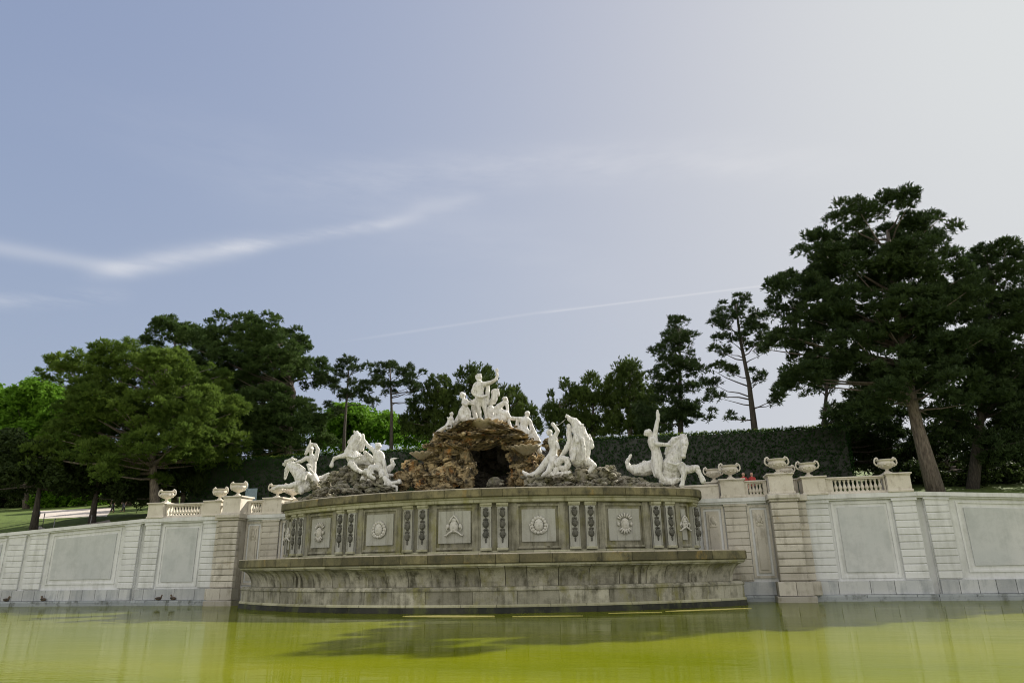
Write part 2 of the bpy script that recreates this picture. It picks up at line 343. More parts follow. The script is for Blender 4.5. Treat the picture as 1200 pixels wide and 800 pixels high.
SC['h1'] = [[(-11.58, 1.6, 7.72, 0.132), (-11.69, 1.6, 7.35, 0.117), (-11.74, 1.6, 6.98, 0.075)], [(-11.52, 1.6, 7.67, 0.16), (-11.2, 1.6, 7.47, 0.234), (-10.86, 1.6, 7.18, 0.308), (-10.64, 1.6, 6.89, 0.372), (-10.35, 1.9, 7.05, 0.306), (-10.09, 2.1, 6.88, 0.241)], [(-11.85, 1.6, 7.76, 0.066), (-11.75, 1.6, 7.96, 0.085), (-11.55, 1.6, 8.03, 0.085), (-11.35, 1.6, 8.08, 0.08), (-11.1, 1.6, 8.06, 0.056)], [(-11.54, 1.6, 7.88, 0.094), (-11.22, 1.6, 7.8, 0.113), (-10.85, 1.6, 7.64, 0.112), (-10.58, 1.6, 7.44, 0.103)], [(-10.7, 1.3, 6.59, 0.195), (-11.18, 1.1, 6.45, 0.13), (-11.73, 1.0, 6.47, 0.103), (-12.02, 1.0, 6.34, 0.093)], [(-10.62, 1.4, 6.46, 0.195), (-10.46, 1.3, 6.13, 0.139)], [(-9.98, 1.9, 6.81, 0.213), (-9.63, 2.1, 6.94, 0.166), (-9.29, 2.2, 7.16, 0.129), (-9.2, 2.2, 7.2, 0.065)], [(-9.63, 2.1, 6.91, 0.138), (-9.23, 2.2, 6.99, 0.101), (-8.87, 2.2, 6.92, 0.037)], [(-11.74, 1.7, 7.79, 0.047), (-11.71, 1.7, 7.91, 0.024)], [(-10.67, 1.6, 6.71, 0.278), (-10.24, 1.6, 6.42, 0.231), (-10.84, 1.6, 6.31, 0.185)]]
SC['t1'] = [[(-10.07, 1.7, 7.07, 0.204), (-10.07, 1.7, 7.39, 0.195), (-10.09, 1.7, 7.71, 0.214), (-10.12, 1.7, 7.99, 0.224), (-10.19, 1.7, 8.23, 0.14), (-10.24, 1.7, 8.35, 0.089), (-10.3, 1.7, 8.64, 0.155)], [(-9.97, 1.7, 8.03, 0.159), (-9.88, 1.7, 8.22, 0.122), (-9.82, 1.7, 8.61, 0.098), (-9.95, 1.65, 8.85, 0.089), (-10.24, 1.6, 8.92, 0.08)], [(-10.42, 1.4, 8.32, 0.08), (-10.29, 1.4, 8.64, 0.066), (-10.18, 1.4, 8.94, 0.052), (-10.19, 1.4, 9.13, 0.024)], [(-10.27, 1.7, 8.05, 0.159), (-10.46, 1.6, 8.11, 0.122), (-10.69, 1.45, 7.93, 0.098), (-10.94, 1.35, 7.86, 0.075)], [(-9.99, 1.7, 7.06, 0.204), (-9.66, 1.5, 6.66, 0.185), (-9.45, 1.4, 6.55, 0.12)], [(-10.12, 1.6, 7.06, 0.186), (-10.24, 1.2, 7.15, 0.14), (-10.26, 1.1, 6.82, 0.111)], [(-10.43, 1.6, 8.75, 0.057), (-10.44, 1.6, 8.56, 0.075), (-10.31, 1.6, 8.46, 0.066)], [(-10.33, 1.75, 8.76, 0.122), (-10.22, 1.8, 8.69, 0.085)], [(-9.97, 1.3, 7.56, 0.056), (-10.15, 1.25, 7.66, 0.075), (-10.03, 1.25, 7.38, 0.075), (-9.82, 1.25, 7.19, 0.074)]]
SC['h2'] = [[(-6.82, 0.6, 9.09, 0.145), (-7.05, 0.6, 8.98, 0.164), (-7.34, 0.6, 8.7, 0.106)], [(-6.81, 0.6, 8.97, 0.193), (-7.02, 0.6, 8.52, 0.299), (-7.18, 0.6, 8.07, 0.365), (-6.87, 0.6, 7.68, 0.401), (-6.48, 1.0, 7.62, 0.305), (-6.04, 1.2, 7.29, 0.237)], [(-7.33, 0.4, 7.96, 0.163), (-7.62, 0.2, 7.87, 0.116), (-7.92, 0.1, 7.78, 0.096), (-8.05, 0.1, 7.57, 0.072), (-8.06, 0.1, 7.36, 0.106)], [(-6.93, 0.2, 7.44, 0.201), (-6.56, 0.1, 7.08, 0.133), (-6.27, 0.1, 6.93, 0.095)], [(-6.95, 0.7, 9.29, 0.068), (-6.82, 0.7, 9.18, 0.068), (-6.69, 0.8, 8.95, 0.116), (-6.6, 0.8, 8.65, 0.144), (-6.66, 0.8, 8.32, 0.144)], [(-5.59, 1.0, 7.15, 0.212), (-5.12, 1.1, 7.12, 0.188), (-4.83, 1.1, 7.39, 0.132), (-4.95, 1.1, 7.68, 0.08), (-4.81, 1.1, 7.74, 0.057), (-4.54, 1.1, 7.74, 0.038)], [(-7.07, 0.6, 9.33, 0.044), (-7.01, 0.6, 9.18, 0.058)], [(-7.13, 0.15, 7.86, 0.058), (-6.7, 0.0, 7.73, 0.057), (-6.39, 0.2, 7.84, 0.057)], [(-6.42, 0.8, 8.11, 0.105), (-6.15, 0.8, 7.86, 0.133), (-5.93, 0.8, 7.61, 0.143)], [(-4.98, 0.8, 6.77, 0.103), (-4.73, 0.8, 6.78, 0.066)], [(-7.16, 0.6, 7.31, 0.21), (-6.94, 0.6, 7.06, 0.238), (-7.46, 0.6, 7.28, 0.143)], [(-6.0, 0.1, 6.96, 0.161), (-5.65, 0.0, 6.89, 0.151), (-5.46, 0.0, 6.61, 0.104)], [(-6.13, 0.0, 6.59, 0.113), (-6.23, 0.0, 6.45, 0.066), (-5.73, 0.0, 6.48, 0.104)]]
SC['t2'] = [[(-5.31, 0.4, 7.13, 0.216), (-5.39, 0.4, 7.42, 0.198), (-5.49, 0.4, 7.7, 0.217), (-5.52, 0.4, 7.92, 0.218), (-5.5, 0.4, 8.08, 0.114), (-5.48, 0.4, 8.19, 0.085), (-5.47, 0.4, 8.35, 0.171)], [(-5.6, 0.4, 8.01, 0.161), (-5.79, 0.4, 8.18, 0.114), (-6.1, 0.4, 8.42, 0.095), (-6.37, 0.4, 8.77, 0.081), (-6.43, 0.4, 9.04, 0.077)], [(-5.37, 0.4, 7.96, 0.161), (-5.23, 0.4, 7.9, 0.118), (-5.02, 0.25, 7.4, 0.094), (-4.88, 0.2, 6.88, 0.084), (-4.78, 0.2, 6.6, 0.093)], [(-5.38, 0.4, 7.11, 0.207), (-5.66, 0.0, 7.12, 0.17), (-5.7, -0.1, 6.74, 0.132), (-5.44, -0.1, 6.55, 0.103)], [(-5.23, 0.4, 7.06, 0.206), (-5.07, 0.1, 6.74, 0.15), (-5.08, 0.1, 6.51, 0.121)], [(-5.64, 0.5, 8.51, 0.076), (-5.44, 0.5, 8.5, 0.076)]]
SC['c2'] = [[(-4.84, 0.0, 6.53, 0.129), (-4.64, 0.0, 6.3, 0.156), (-4.53, 0.0, 6.16, 0.156)], [(-4.44, 0.0, 6.24, 0.11), (-4.2, 0.0, 6.28, 0.073), (-4.01, 0.0, 6.32, 0.119)], [(-4.43, 0.0, 6.11, 0.073), (-4.14, 0.0, 6.05, 0.064), (-4.13, 0.0, 5.85, 0.059)], [(-4.78, 0.0, 6.3, 0.092), (-4.82, 0.0, 6.08, 0.083), (-4.62, 0.0, 5.98, 0.064)]]
SC['h3'] = [[(5.14, 0.6, 9.46, 0.077), (5.25, 0.6, 9.29, 0.133), (5.47, 0.6, 9.15, 0.183)], [(5.5, 0.6, 9.11, 0.204), (5.71, 0.6, 8.77, 0.284), (5.82, 0.6, 8.3, 0.364), (5.74, 0.6, 7.85, 0.433), (5.63, 0.6, 7.46, 0.452), (5.66, 0.6, 7.1, 0.4)], [(5.19, 0.5, 8.88, 0.112), (5.2, 0.5, 8.47, 0.132), (5.24, 0.5, 8.11, 0.142), (4.98, 0.4, 7.56, 0.131), (4.76, 0.4, 7.32, 0.081)], [(6.0, 0.6, 8.34, 0.192), (6.15, 0.6, 7.93, 0.181), (6.1, 0.6, 7.48, 0.17), (6.06, 0.6, 7.08, 0.15)], [(6.25, 0.7, 8.36, 0.066), (6.3, 0.7, 8.04, 0.141), (6.32, 0.7, 7.79, 0.14)], [(5.05, 0.6, 9.4, 0.046), (5.09, 0.6, 9.53, 0.031)], [(5.51, 0.0, 7.52, 0.131), (5.4, -0.1, 7.02, 0.11)], [(5.92, 0.1, 8.11, 0.091), (6.02, 0.0, 7.5, 0.09), (5.93, 0.0, 7.01, 0.09)], [(6.14, 0.3, 6.94, 0.199), (6.48, 0.2, 6.72, 0.119), (6.22, 0.2, 6.44, 0.109)], [(5.31, 0.8, 8.88, 0.102), (5.57, 0.25, 8.46, 0.101), (5.67, 0.05, 7.97, 0.091)]]
SC['k3'] = [[(4.58, 0.0, 6.88, 0.188), (4.82, 0.0, 7.11, 0.168), (5.09, 0.0, 7.05, 0.158), (5.15, 0.0, 6.8, 0.158), (4.99, 0.0, 6.61, 0.148), (4.7, 0.0, 6.67, 0.118), (4.61, 0.0, 6.88, 0.079)], [(4.52, 0.0, 6.58, 0.148), (4.46, 0.0, 6.29, 0.148), (4.91, 0.0, 6.32, 0.128), (5.21, 0.0, 6.41, 0.079)], [(3.86, 0.0, 6.32, 0.128), (4.26, 0.0, 6.35, 0.148)]]
SC['t3'] = [[(4.34, 0.2, 7.36, 0.22), (4.4, 0.2, 7.68, 0.18), (4.36, 0.2, 7.96, 0.201), (4.33, 0.2, 8.11, 0.211), (4.29, 0.2, 8.29, 0.121), (4.25, 0.2, 8.4, 0.086), (4.2, 0.2, 8.54, 0.152)], [(4.45, 0.2, 8.16, 0.161), (4.5, 0.2, 8.33, 0.111), (4.65, 0.2, 8.58, 0.101), (4.52, 0.2, 8.82, 0.081), (4.4, 0.2, 8.98, 0.101)], [(4.44, 0.2, 8.06, 0.131), (4.61, 0.1, 7.93, 0.09), (4.69, 0.0, 7.66, 0.07)], [(4.31, 0.2, 7.31, 0.22), (4.0, 0.2, 7.0, 0.2), (3.71, 0.2, 6.67, 0.17), (3.43, 0.2, 6.45, 0.14), (3.07, 0.2, 6.32, 0.12), (2.77, 0.2, 6.53, 0.07)], [(4.39, 0.2, 7.26, 0.21), (4.33, 0.0, 6.89, 0.169), (4.13, -0.1, 6.49, 0.129), (3.93, -0.1, 6.34, 0.109)], [(2.74, 0.2, 6.59, 0.05), (2.91, 0.2, 6.33, 0.06), (3.17, 0.2, 6.2, 0.05), (3.37, 0.2, 6.27, 0.05)], [(4.62, 0.1, 8.92, 0.03), (4.72, 0.1, 8.89, 0.02), (5.08, 0.3, 9.21, 0.018)]]
SC['h4'] = [[(11.04, 0.55, 7.99, 0.167), (11.06, 0.3, 7.68, 0.187), (11.0, 0.1, 7.3, 0.14), (10.92, 0.0, 6.93, 0.109)], [(10.87, 1.15, 7.94, 0.157), (10.66, 1.1, 7.52, 0.25), (10.5, 1.0, 7.04, 0.353), (10.34, 1.0, 6.64, 0.435), (10.03, 1.3, 6.59, 0.363), (9.61, 1.6, 6.54, 0.311)], [(10.88, 1.1, 8.08, 0.105), (10.56, 1.1, 7.94, 0.167), (10.36, 1.1, 7.69, 0.178), (10.23, 1.1, 7.44, 0.167), (10.19, 1.1, 7.2, 0.135)], [(10.96, 0.6, 8.04, 0.063), (10.92, 0.6, 8.16, 0.031)], [(11.15, 0.6, 8.05, 0.063), (11.22, 0.6, 8.16, 0.031)], [(10.95, 0.0, 7.62, 0.047), (10.95, 0.0, 7.54, 0.042)], [(11.14, 0.0, 7.61, 0.047), (11.12, 0.0, 7.53, 0.042)], [(10.88, -0.1, 6.95, 0.052), (10.89, -0.1, 6.9, 0.047)], [(10.99, -0.1, 6.94, 0.052), (10.97, -0.1, 6.89, 0.047)], [(10.83, 0.7, 6.53, 0.206), (10.89, 0.5, 6.1, 0.128), (10.81, 0.5, 5.8, 0.097), (10.74, 0.5, 5.58, 0.123)], [(10.92, 0.8, 6.38, 0.227), (11.21, 0.6, 6.35, 0.185), (11.53, 0.5, 6.42, 0.144), (11.68, 0.5, 6.06, 0.102), (11.78, 0.5, 5.74, 0.132)], [(9.82, 0.8, 5.87, 0.186), (10.27, 0.7, 5.79, 0.165), (10.57, 0.7, 5.88, 0.123)], [(10.1, 1.0, 6.19, 0.31), (10.45, 1.0, 6.17, 0.258)], [(10.15, 0.3, 6.71, 0.052), (10.53, 0.25, 6.58, 0.052), (10.84, 0.4, 6.69, 0.052)], [(9.37, 1.4, 6.68, 0.344), (8.94, 1.4, 6.55, 0.313), (8.52, 1.4, 6.51, 0.24), (8.19, 1.4, 6.66, 0.157), (8.06, 1.4, 6.95, 0.105), (8.28, 1.4, 7.32, 0.063)], [(8.34, 1.4, 6.81, 0.042), (8.64, 1.4, 6.72, 0.105), (8.98, 1.4, 6.97, 0.063), (9.17, 1.4, 6.85, 0.104)]]
SC['t4'] = [[(9.63, 0.9, 7.07, 0.26), (9.61, 0.9, 7.44, 0.219), (9.52, 0.9, 7.73, 0.241), (9.49, 0.9, 7.92, 0.252), (9.42, 0.9, 8.1, 0.137), (9.37, 0.9, 8.18, 0.095), (9.3, 0.9, 8.36, 0.19)], [(9.54, 0.9, 7.97, 0.178), (9.61, 0.9, 8.2, 0.126), (9.73, 0.9, 8.67, 0.111), (9.85, 0.9, 9.06, 0.095), (9.86, 0.9, 9.36, 0.08), (9.86, 0.9, 9.51, 0.042)], [(9.4, 0.9, 7.97, 0.158), (9.42, 0.8, 7.85, 0.126), (9.77, 0.6, 7.7, 0.11), (10.25, 0.7, 7.66, 0.089)], [(9.66, 0.9, 7.02, 0.25), (9.63, 0.8, 6.65, 0.228), (9.64, 0.7, 6.25, 0.176), (9.83, 0.7, 5.91, 0.124)], [(9.59, 0.9, 7.02, 0.239), (9.48, 1.0, 6.63, 0.197), (9.55, 0.9, 6.2, 0.155)], [(9.16, 0.9, 8.46, 0.063), (9.12, 0.9, 8.28, 0.063)], [(9.85, 0.9, 9.39, 0.074), (9.95, 0.9, 9.27, 0.042)]]
SC['nep'] = [[(-0.55, 4.2, 11.53, 0.218), (-0.68, 4.2, 11.57, 0.228), (-0.66, 4.2, 11.97, 0.219), (-0.68, 4.2, 12.29, 0.261), (-0.65, 4.2, 12.47, 0.23), (-0.66, 4.2, 12.64, 0.115), (-0.66, 4.2, 12.72, 0.089), (-0.67, 4.2, 12.92, 0.157)], [(-0.82, 4.2, 12.49, 0.157), (-0.9, 4.2, 12.44, 0.136), (-1.06, 4.1, 12.05, 0.104), (-0.94, 4.05, 11.82, 0.083), (-0.74, 4.0, 11.76, 0.068)], [(-0.49, 4.2, 12.46, 0.167), (-0.3, 4.2, 12.48, 0.13), (0.07, 4.2, 12.56, 0.104), (0.4, 4.2, 12.72, 0.089), (0.47, 4.2, 12.98, 0.073), (0.44, 4.2, 13.18, 0.068)], [(0.44, 4.2, 13.18, 0.047), (0.32, 4.2, 13.35, 0.024)], [(0.44, 4.2, 13.18, 0.047), (0.4, 4.2, 13.41, 0.024)], [(0.45, 4.2, 13.18, 0.047), (0.49, 4.2, 13.42, 0.024)], [(0.46, 4.2, 13.15, 0.047), (0.55, 4.2, 13.3, 0.024)], [(-0.76, 4.2, 11.49, 0.187), (-0.74, 4.2, 11.07, 0.145), (-0.67, 4.2, 10.7, 0.103), (-0.63, 4.2, 10.46, 0.077), (-0.44, 4.05, 10.26, 0.062)], [(-0.44, 4.2, 11.47, 0.176), (-0.33, 4.2, 11.04, 0.134), (-0.26, 4.2, 10.64, 0.093), (-0.24, 4.2, 10.41, 0.077), (-0.12, 4.05, 10.23, 0.056)], [(-0.87, 4.2, 13.03, 0.063), (-0.82, 4.2, 12.89, 0.084), (-0.69, 4.05, 12.68, 0.073), (-0.59, 4.05, 12.65, 0.073)], [(-0.17, 4.3, 12.54, 0.083), (-0.17, 4.3, 11.96, 0.125), (-0.19, 4.3, 11.32, 0.093)], [(-1.01, 4.3, 11.48, 0.125), (-1.06, 4.3, 11.0, 0.145), (-0.95, 4.3, 10.47, 0.124)], [(-0.68, 3.9, 11.66, 0.083), (-0.42, 3.9, 11.61, 0.083), (-0.2, 4.1, 11.75, 0.062)], [(-0.76, 4.2, 13.1, 0.074), (-0.6, 4.2, 13.1, 0.073)]]
SC['shell'] = [[(-0.04, 4.5, 11.35, 0.156), (0.18, 4.5, 11.55, 0.177), (0.23, 4.5, 11.87, 0.177), (0.24, 4.5, 12.05, 0.157)], [(0.45, 4.5, 11.8, 0.083), (0.44, 4.5, 12.16, 0.047)], [(0.03, 4.5, 11.99, 0.052), (0.08, 4.5, 12.15, 0.047)], [(-0.09, 4.5, 11.41, 0.104), (-0.23, 4.5, 11.31, 0.104), (0.23, 4.5, 11.33, 0.062)], [(-0.02, 4.4, 10.91, 0.238), (-0.1, 4.4, 10.6, 0.269), (0.22, 4.3, 10.37, 0.155), (-0.26, 4.3, 10.38, 0.103)], [(0.4, 4.5, 12.61, 0.016), (0.38, 4.5, 11.86, 0.016)]]
SC['thet'] = [[(-1.57, 4.0, 10.92, 0.227), (-1.51, 4.0, 11.21, 0.145), (-1.53, 4.0, 11.42, 0.171), (-1.62, 4.0, 11.61, 0.083), (-1.68, 4.0, 11.82, 0.161)], [(-1.46, 4.0, 11.47, 0.114), (-1.22, 3.9, 11.27, 0.083), (-0.98, 3.9, 11.2, 0.067), (-1.11, 3.9, 11.45, 0.047)], [(-1.59, 3.9, 11.32, 0.104), (-1.32, 3.7, 11.16, 0.072), (-1.16, 3.7, 11.36, 0.052)], [(-1.62, 4.0, 10.82, 0.248), (-1.73, 4.0, 10.56, 0.227), (-1.99, 4.0, 10.29, 0.144), (-2.2, 4.0, 10.06, 0.093)], [(-1.46, 4.0, 10.81, 0.206), (-1.3, 3.9, 10.57, 0.175), (-1.24, 3.9, 10.33, 0.103), (-0.95, 3.9, 10.31, 0.062)], [(-1.78, 4.0, 10.62, 0.175), (-1.54, 3.9, 10.38, 0.206), (-1.43, 3.9, 10.27, 0.154)], [(-1.76, 4.1, 11.96, 0.104), (-1.61, 4.15, 11.91, 0.094)], [(-1.3, 3.8, 10.97, 0.062), (-1.16, 3.8, 10.75, 0.052), (-1.13, 3.8, 10.49, 0.051)]]
SC['putto'] = [[(-2.37, 3.6, 9.85, 0.153), (-2.35, 3.6, 10.11, 0.153), (-2.27, 3.6, 10.34, 0.138), (-2.25, 3.6, 10.46, 0.061), (-2.24, 3.6, 10.62, 0.113)], [(-2.32, 3.6, 10.36, 0.072), (-2.4, 3.5, 10.32, 0.051), (-2.47, 3.5, 10.4, 0.041)], [(-2.4, 3.6, 10.01, 0.143), (-2.5, 3.5, 9.89, 0.112), (-2.47, 3.5, 9.74, 0.071)], [(-2.35, 3.6, 9.85, 0.143), (-2.29, 3.6, 9.59, 0.102), (-2.37, 3.6, 9.52, 0.071)], [(-2.62, 3.7, 9.88, 0.102), (-2.89, 3.8, 9.76, 0.112), (-3.24, 3.9, 9.59, 0.102), (-3.4, 3.9, 9.47, 0.092)], [(-2.19, 3.6, 10.3, 0.072), (-2.11, 3.6, 10.09, 0.051)]]
SC['nym1'] = [[(0.66, 3.9, 10.56, 0.229), (0.6, 3.9, 10.76, 0.166), (0.67, 3.9, 10.99, 0.153), (0.87, 3.9, 11.14, 0.128), (0.98, 3.9, 11.25, 0.077), (0.99, 3.9, 11.4, 0.14)], [(0.57, 3.9, 10.99, 0.128), (0.46, 3.8, 10.88, 0.102), (0.41, 3.8, 10.56, 0.089), (0.49, 3.8, 10.3, 0.076)], [(0.96, 3.9, 11.16, 0.089), (1.12, 3.85, 11.04, 0.089), (1.16, 3.85, 10.59, 0.076)], [(0.73, 3.9, 10.56, 0.241), (1.09, 3.75, 10.44, 0.177), (1.25, 3.75, 10.24, 0.114), (1.43, 3.8, 10.14, 0.088), (1.6, 3.9, 10.12, 0.076)], [(0.76, 3.9, 10.43, 0.241), (0.91, 3.8, 10.21, 0.215), (0.58, 3.8, 10.16, 0.165), (0.26, 3.8, 10.15, 0.127)], [(1.04, 4.0, 11.47, 0.077), (1.11, 4.0, 11.21, 0.076)]]
SC['nym2'] = [[(2.24, 3.2, 9.32, 0.221), (2.24, 3.2, 9.57, 0.191), (2.31, 3.2, 9.82, 0.222), (2.38, 3.2, 9.94, 0.173), (2.43, 3.2, 10.07, 0.086), (2.47, 3.2, 10.27, 0.148)], [(2.16, 3.2, 9.92, 0.148), (1.97, 3.2, 9.99, 0.111), (1.72, 3.2, 10.05, 0.081), (1.56, 3.2, 10.11, 0.056)], [(2.5, 3.2, 9.87, 0.148), (2.64, 3.2, 9.74, 0.105), (2.71, 3.1, 9.34, 0.08), (2.57, 3.05, 9.03, 0.067)], [(2.17, 3.2, 9.33, 0.209), (2.07, 3.1, 9.41, 0.172), (2.35, 2.95, 9.15, 0.135), (2.52, 2.95, 8.8, 0.122), (2.7, 2.95, 8.58, 0.091)], [(2.3, 3.2, 9.26, 0.209), (2.6, 3.2, 8.99, 0.159), (2.78, 3.2, 8.62, 0.158), (2.99, 3.2, 8.3, 0.158), (3.1, 3.2, 8.02, 0.133)], [(1.9, 3.2, 9.97, 0.087), (1.85, 3.2, 9.59, 0.086), (1.83, 3.2, 9.22, 0.062)], [(1.39, 3.1, 9.92, 0.081), (1.47, 3.1, 9.47, 0.086), (1.76, 3.1, 9.44, 0.074)], [(2.68, 3.2, 9.61, 0.086), (2.86, 3.2, 9.1, 0.11), (3.12, 3.2, 8.6, 0.11)]]
ROCK_MOUND = [(-4.77, 2.2, 6.63, 0.58, 0.68), (-4.08, 2.4, 7.01, 0.68, 0.78), (-4.46, 2.4, 7.51, 0.49, 0.39), (-3.38, 2.6, 6.76, 0.64, 0.68), (-2.38, 1.9, 6.64, 0.76, 0.76), (-1.76, 2.3, 6.9, 0.67, 0.96), (-0.97, 2.2, 6.71, 0.48, 0.86), (-2.92, 3.0, 8.01, 0.7, 0.7), (-1.89, 2.7, 8.17, 0.69, 0.79), (-1.04, 2.4, 7.84, 0.44, 0.68), (-2.84, 3.2, 8.89, 0.65, 0.4), (-1.67, 2.8, 8.91, 0.79, 0.45), (-0.53, 2.4, 8.79, 0.78, 0.39), (0.47, 2.4, 8.83, 0.87, 0.39), (1.44, 2.5, 8.79, 0.77, 0.39), (2.17, 3.0, 8.64, 0.63, 0.39), (2.49, 3.4, 8.44, 0.49, 0.29), (-1.54, 3.2, 9.48, 0.7, 0.35), (-0.42, 2.9, 9.51, 0.99, 0.3), (0.86, 2.9, 9.39, 0.89, 0.34), (1.64, 3.2, 9.2, 0.59, 0.34), (-0.5, 3.2, 9.82, 0.85, 0.2), (0.43, 3.2, 9.77, 0.8, 0.2), (1.89, 2.4, 7.7, 0.48, 0.57), (2.62, 2.6, 7.64, 0.57, 0.67), (2.18, 2.3, 6.73, 0.57, 0.75), (3.06, 2.2, 6.63, 0.56, 0.75), (3.09, 3.2, 7.51, 0.43, 0.43), (3.58, 2.4, 6.22, 0.47, 0.56), (1.63, 2.6, 6.55, 0.33, 0.76), (-0.72, 2.0, 6.3, 0.33, 0.47), (-0.69, 2.6, 7.22, 0.29, 0.68), (-0.51, 2.5, 8.51, 0.39, 0.29), (1.36, 2.6, 8.38, 0.43, 0.29), (-3.13, 2.6, 7.33, 0.49, 0.49), (-3.53, 1.9, 6.31, 0.58, 0.38), (-2.06, 1.7, 6.14, 0.47, 0.28), (2.74, 1.8, 5.96, 0.55, 0.28), (3.55, 4.5, 8.66, 0.45, 0.5), (3.78, 4.5, 7.9, 0.5, 0.7), (-2.51, 6.5, 8.76, 1.62, 1.62), (-1.21, 6.2, 6.81, 1.26, 0.84), (0.41, 6.2, 6.69, 0.94, 0.62), (-3.45, 6.0, 6.72, 1.27, 0.63), (-0.82, 7.5, 8.54, 1.64, 1.64), (1.07, 6.5, 8.58, 1.38, 1.59), (-0.43, 6.0, 9.64, 1.86, 0.64), (-3.46, 6.0, 7.93, 1.6, 1.39), (2.22, 6.0, 7.67, 1.14, 1.35), (-1.04, 5.2, 9.96, 1.31, 0.42), (0.58, 5.2, 9.82, 1.3, 0.42), (-4.15, 4.8, 7.29, 1.04, 0.83), (-2.22, 4.6, 9.4, 0.83, 0.52), (1.71, 4.8, 9.06, 0.71, 0.51), (-1.27, 2.3, 9.55, 1.28, 0.17), (0.57, 2.0, 9.09, 1.44, 0.17), (1.25, 2.3, 9.4, 1.16, 0.15), (-0.4, 1.9, 8.94, 1.35, 0.19), (1.8, 2.0, 8.74, 1.05, 0.17), (-2.03, 2.3, 9.1, 1.08, 0.2), (0.37, 1.8, 8.45, 1.24, 0.14), (2.48, 2.2, 8.4, 0.86, 0.14), (-2.93, 2.4, 8.57, 0.79, 0.17), (2.05, 1.9, 8.04, 0.76, 0.19), (-1.68, 2.0, 8.44, 0.97, 0.15)]
ROCK_LEFT = [(-8.0, 0.4, 6.71, 0.38, 0.47), (-7.34, 0.4, 6.82, 0.47, 0.52), (-6.62, 0.3, 6.64, 0.52, 0.56), (-5.87, 0.2, 6.51, 0.56, 0.56), (-5.17, 0.2, 6.39, 0.46, 0.46), (-4.55, 0.4, 6.2, 0.37, 0.32), (-7.11, 0.4, 7.19, 0.43, 0.24), (-6.39, 0.5, 7.22, 0.38, 0.24), (-8.7, 0.6, 6.43, 0.38, 0.33), (-9.53, 1.0, 6.46, 0.34, 0.29), (-5.62, 0.5, 6.99, 0.38, 0.28), (-7.42, 0.1, 6.28, 0.42, 0.33), (-6.02, -0.2, 6.06, 0.64, 0.28), (-4.79, -0.2, 5.97, 0.55, 0.23), (-7.35, -0.5, 5.95, 0.55, 0.23), (-6.32, -0.9, 5.83, 0.54, 0.18), (-8.36, -0.2, 5.97, 0.47, 0.23), (-5.16, -1.0, 5.77, 0.45, 0.18), (-7.21, -0.3, 6.1, 0.42, 0.28)]
ROCK_RIGHT = [(3.15, 0.2, 6.13, 0.4, 0.4), (3.79, 0.1, 6.1, 0.44, 0.44), (4.42, 0.1, 6.24, 0.48, 0.53), (5.02, 0.2, 6.23, 0.44, 0.57), (5.71, 0.3, 6.21, 0.44, 0.57), (6.31, 0.5, 6.25, 0.39, 0.48), (6.92, 0.6, 6.37, 0.39, 0.39), (7.44, 0.5, 6.16, 0.39, 0.39), (6.72, 0.1, 5.85, 0.52, 0.3), (7.65, 0.2, 5.78, 0.43, 0.26), (8.19, 0.5, 5.91, 0.39, 0.26), (6.1, -0.2, 5.71, 0.51, 0.26), (4.9, -0.3, 5.71, 0.69, 0.22), (3.57, -0.2, 5.73, 0.61, 0.22), (8.78, 0.6, 5.82, 0.43, 0.22), (5.93, 0.5, 6.62, 0.35, 0.18), (7.22, 0.9, 6.65, 0.35, 0.18)]
BOULDER=[0.87, 1.3, 6.21]
SHELL_l=([-3.47, 1.9, 7.98],0.58)
SHELL_r=([2.67, 1.7, 7.98],0.70)
SHELL_t=([0.05, 2.3, 9.62],0.98)
TR=[]
TR.append(('T1','pine',11,[(-27.61, 5.85), (-28.38, 8.74), (-28.97, 11.4), (-28.6, 14.79), (-28.66, 17.62)],[(-35.55, 17.78, 2.83, 1.27), (-37.92, 17.15, 1.28, 0.64), (-31.05, 17.66, 3.13, 1.67), (-26.55, 16.6, 2.72, 1.77), (-23.74, 13.79, 2.12, 1.86), (-27.6, 13.35, 3.36, 2.15), (-32.45, 14.34, 3.44, 2.2), (-24.32, 11.49, 1.97, 1.18), (-34.41, 12.03, 3.07, 1.64), (-30.91, 10.17, 2.67, 1.07), (-36.0, 10.07, 1.9, 1.22), (-24.51, 10.19, 1.43, 0.91), (-28.78, 8.89, 1.71, 0.79), (-26.83, 10.76, 2.24, 1.19)]))
TR.append(('T0','leaf',10,[(-37.5, 5.27), (-37.67, 7.71), (-37.89, 10.36)],[(-41.59, 10.54, 2.73, 3.08), (-37.7, 9.55, 2.81, 2.28), (-34.87, 9.23, 2.32, 1.85)]))
TR.append(('T0b','leaf',12,[(-34.23, 5.79), (-34.3, 8.1), (-34.36, 10.47)],[(-34.58, 9.11, 2.6, 1.5), (-31.43, 8.32, 1.88, 1.21), (-33.33, 10.08, 2.05, 1.37)]))
TR.append(('Td','bright',32,[(-62.1, 8.61), (-64.52, 18.67)],[(-66.98, 21.13, 3.12, 2.29), (-61.73, 21.42, 3.6, 2.06), (-68.16, 18.36, 3.1, 4.13), (-56.91, 19.76, 3.03, 2.63), (-62.18, 16.49, 5.06, 3.24), (-57.52, 14.25, 3.97, 2.97)]))
TR.append(('T2','pine',21,[(-33.9, 7.01), (-35.36, 16.61), (-36.43, 23.59)],[(-36.24, 24.29, 2.55, 1.44), (-38.89, 23.8, 1.28, 0.77), (-33.52, 23.34, 1.85, 1.18), (-36.5, 20.95, 3.35, 2.18), (-33.73, 18.18, 2.95, 2.3)]))
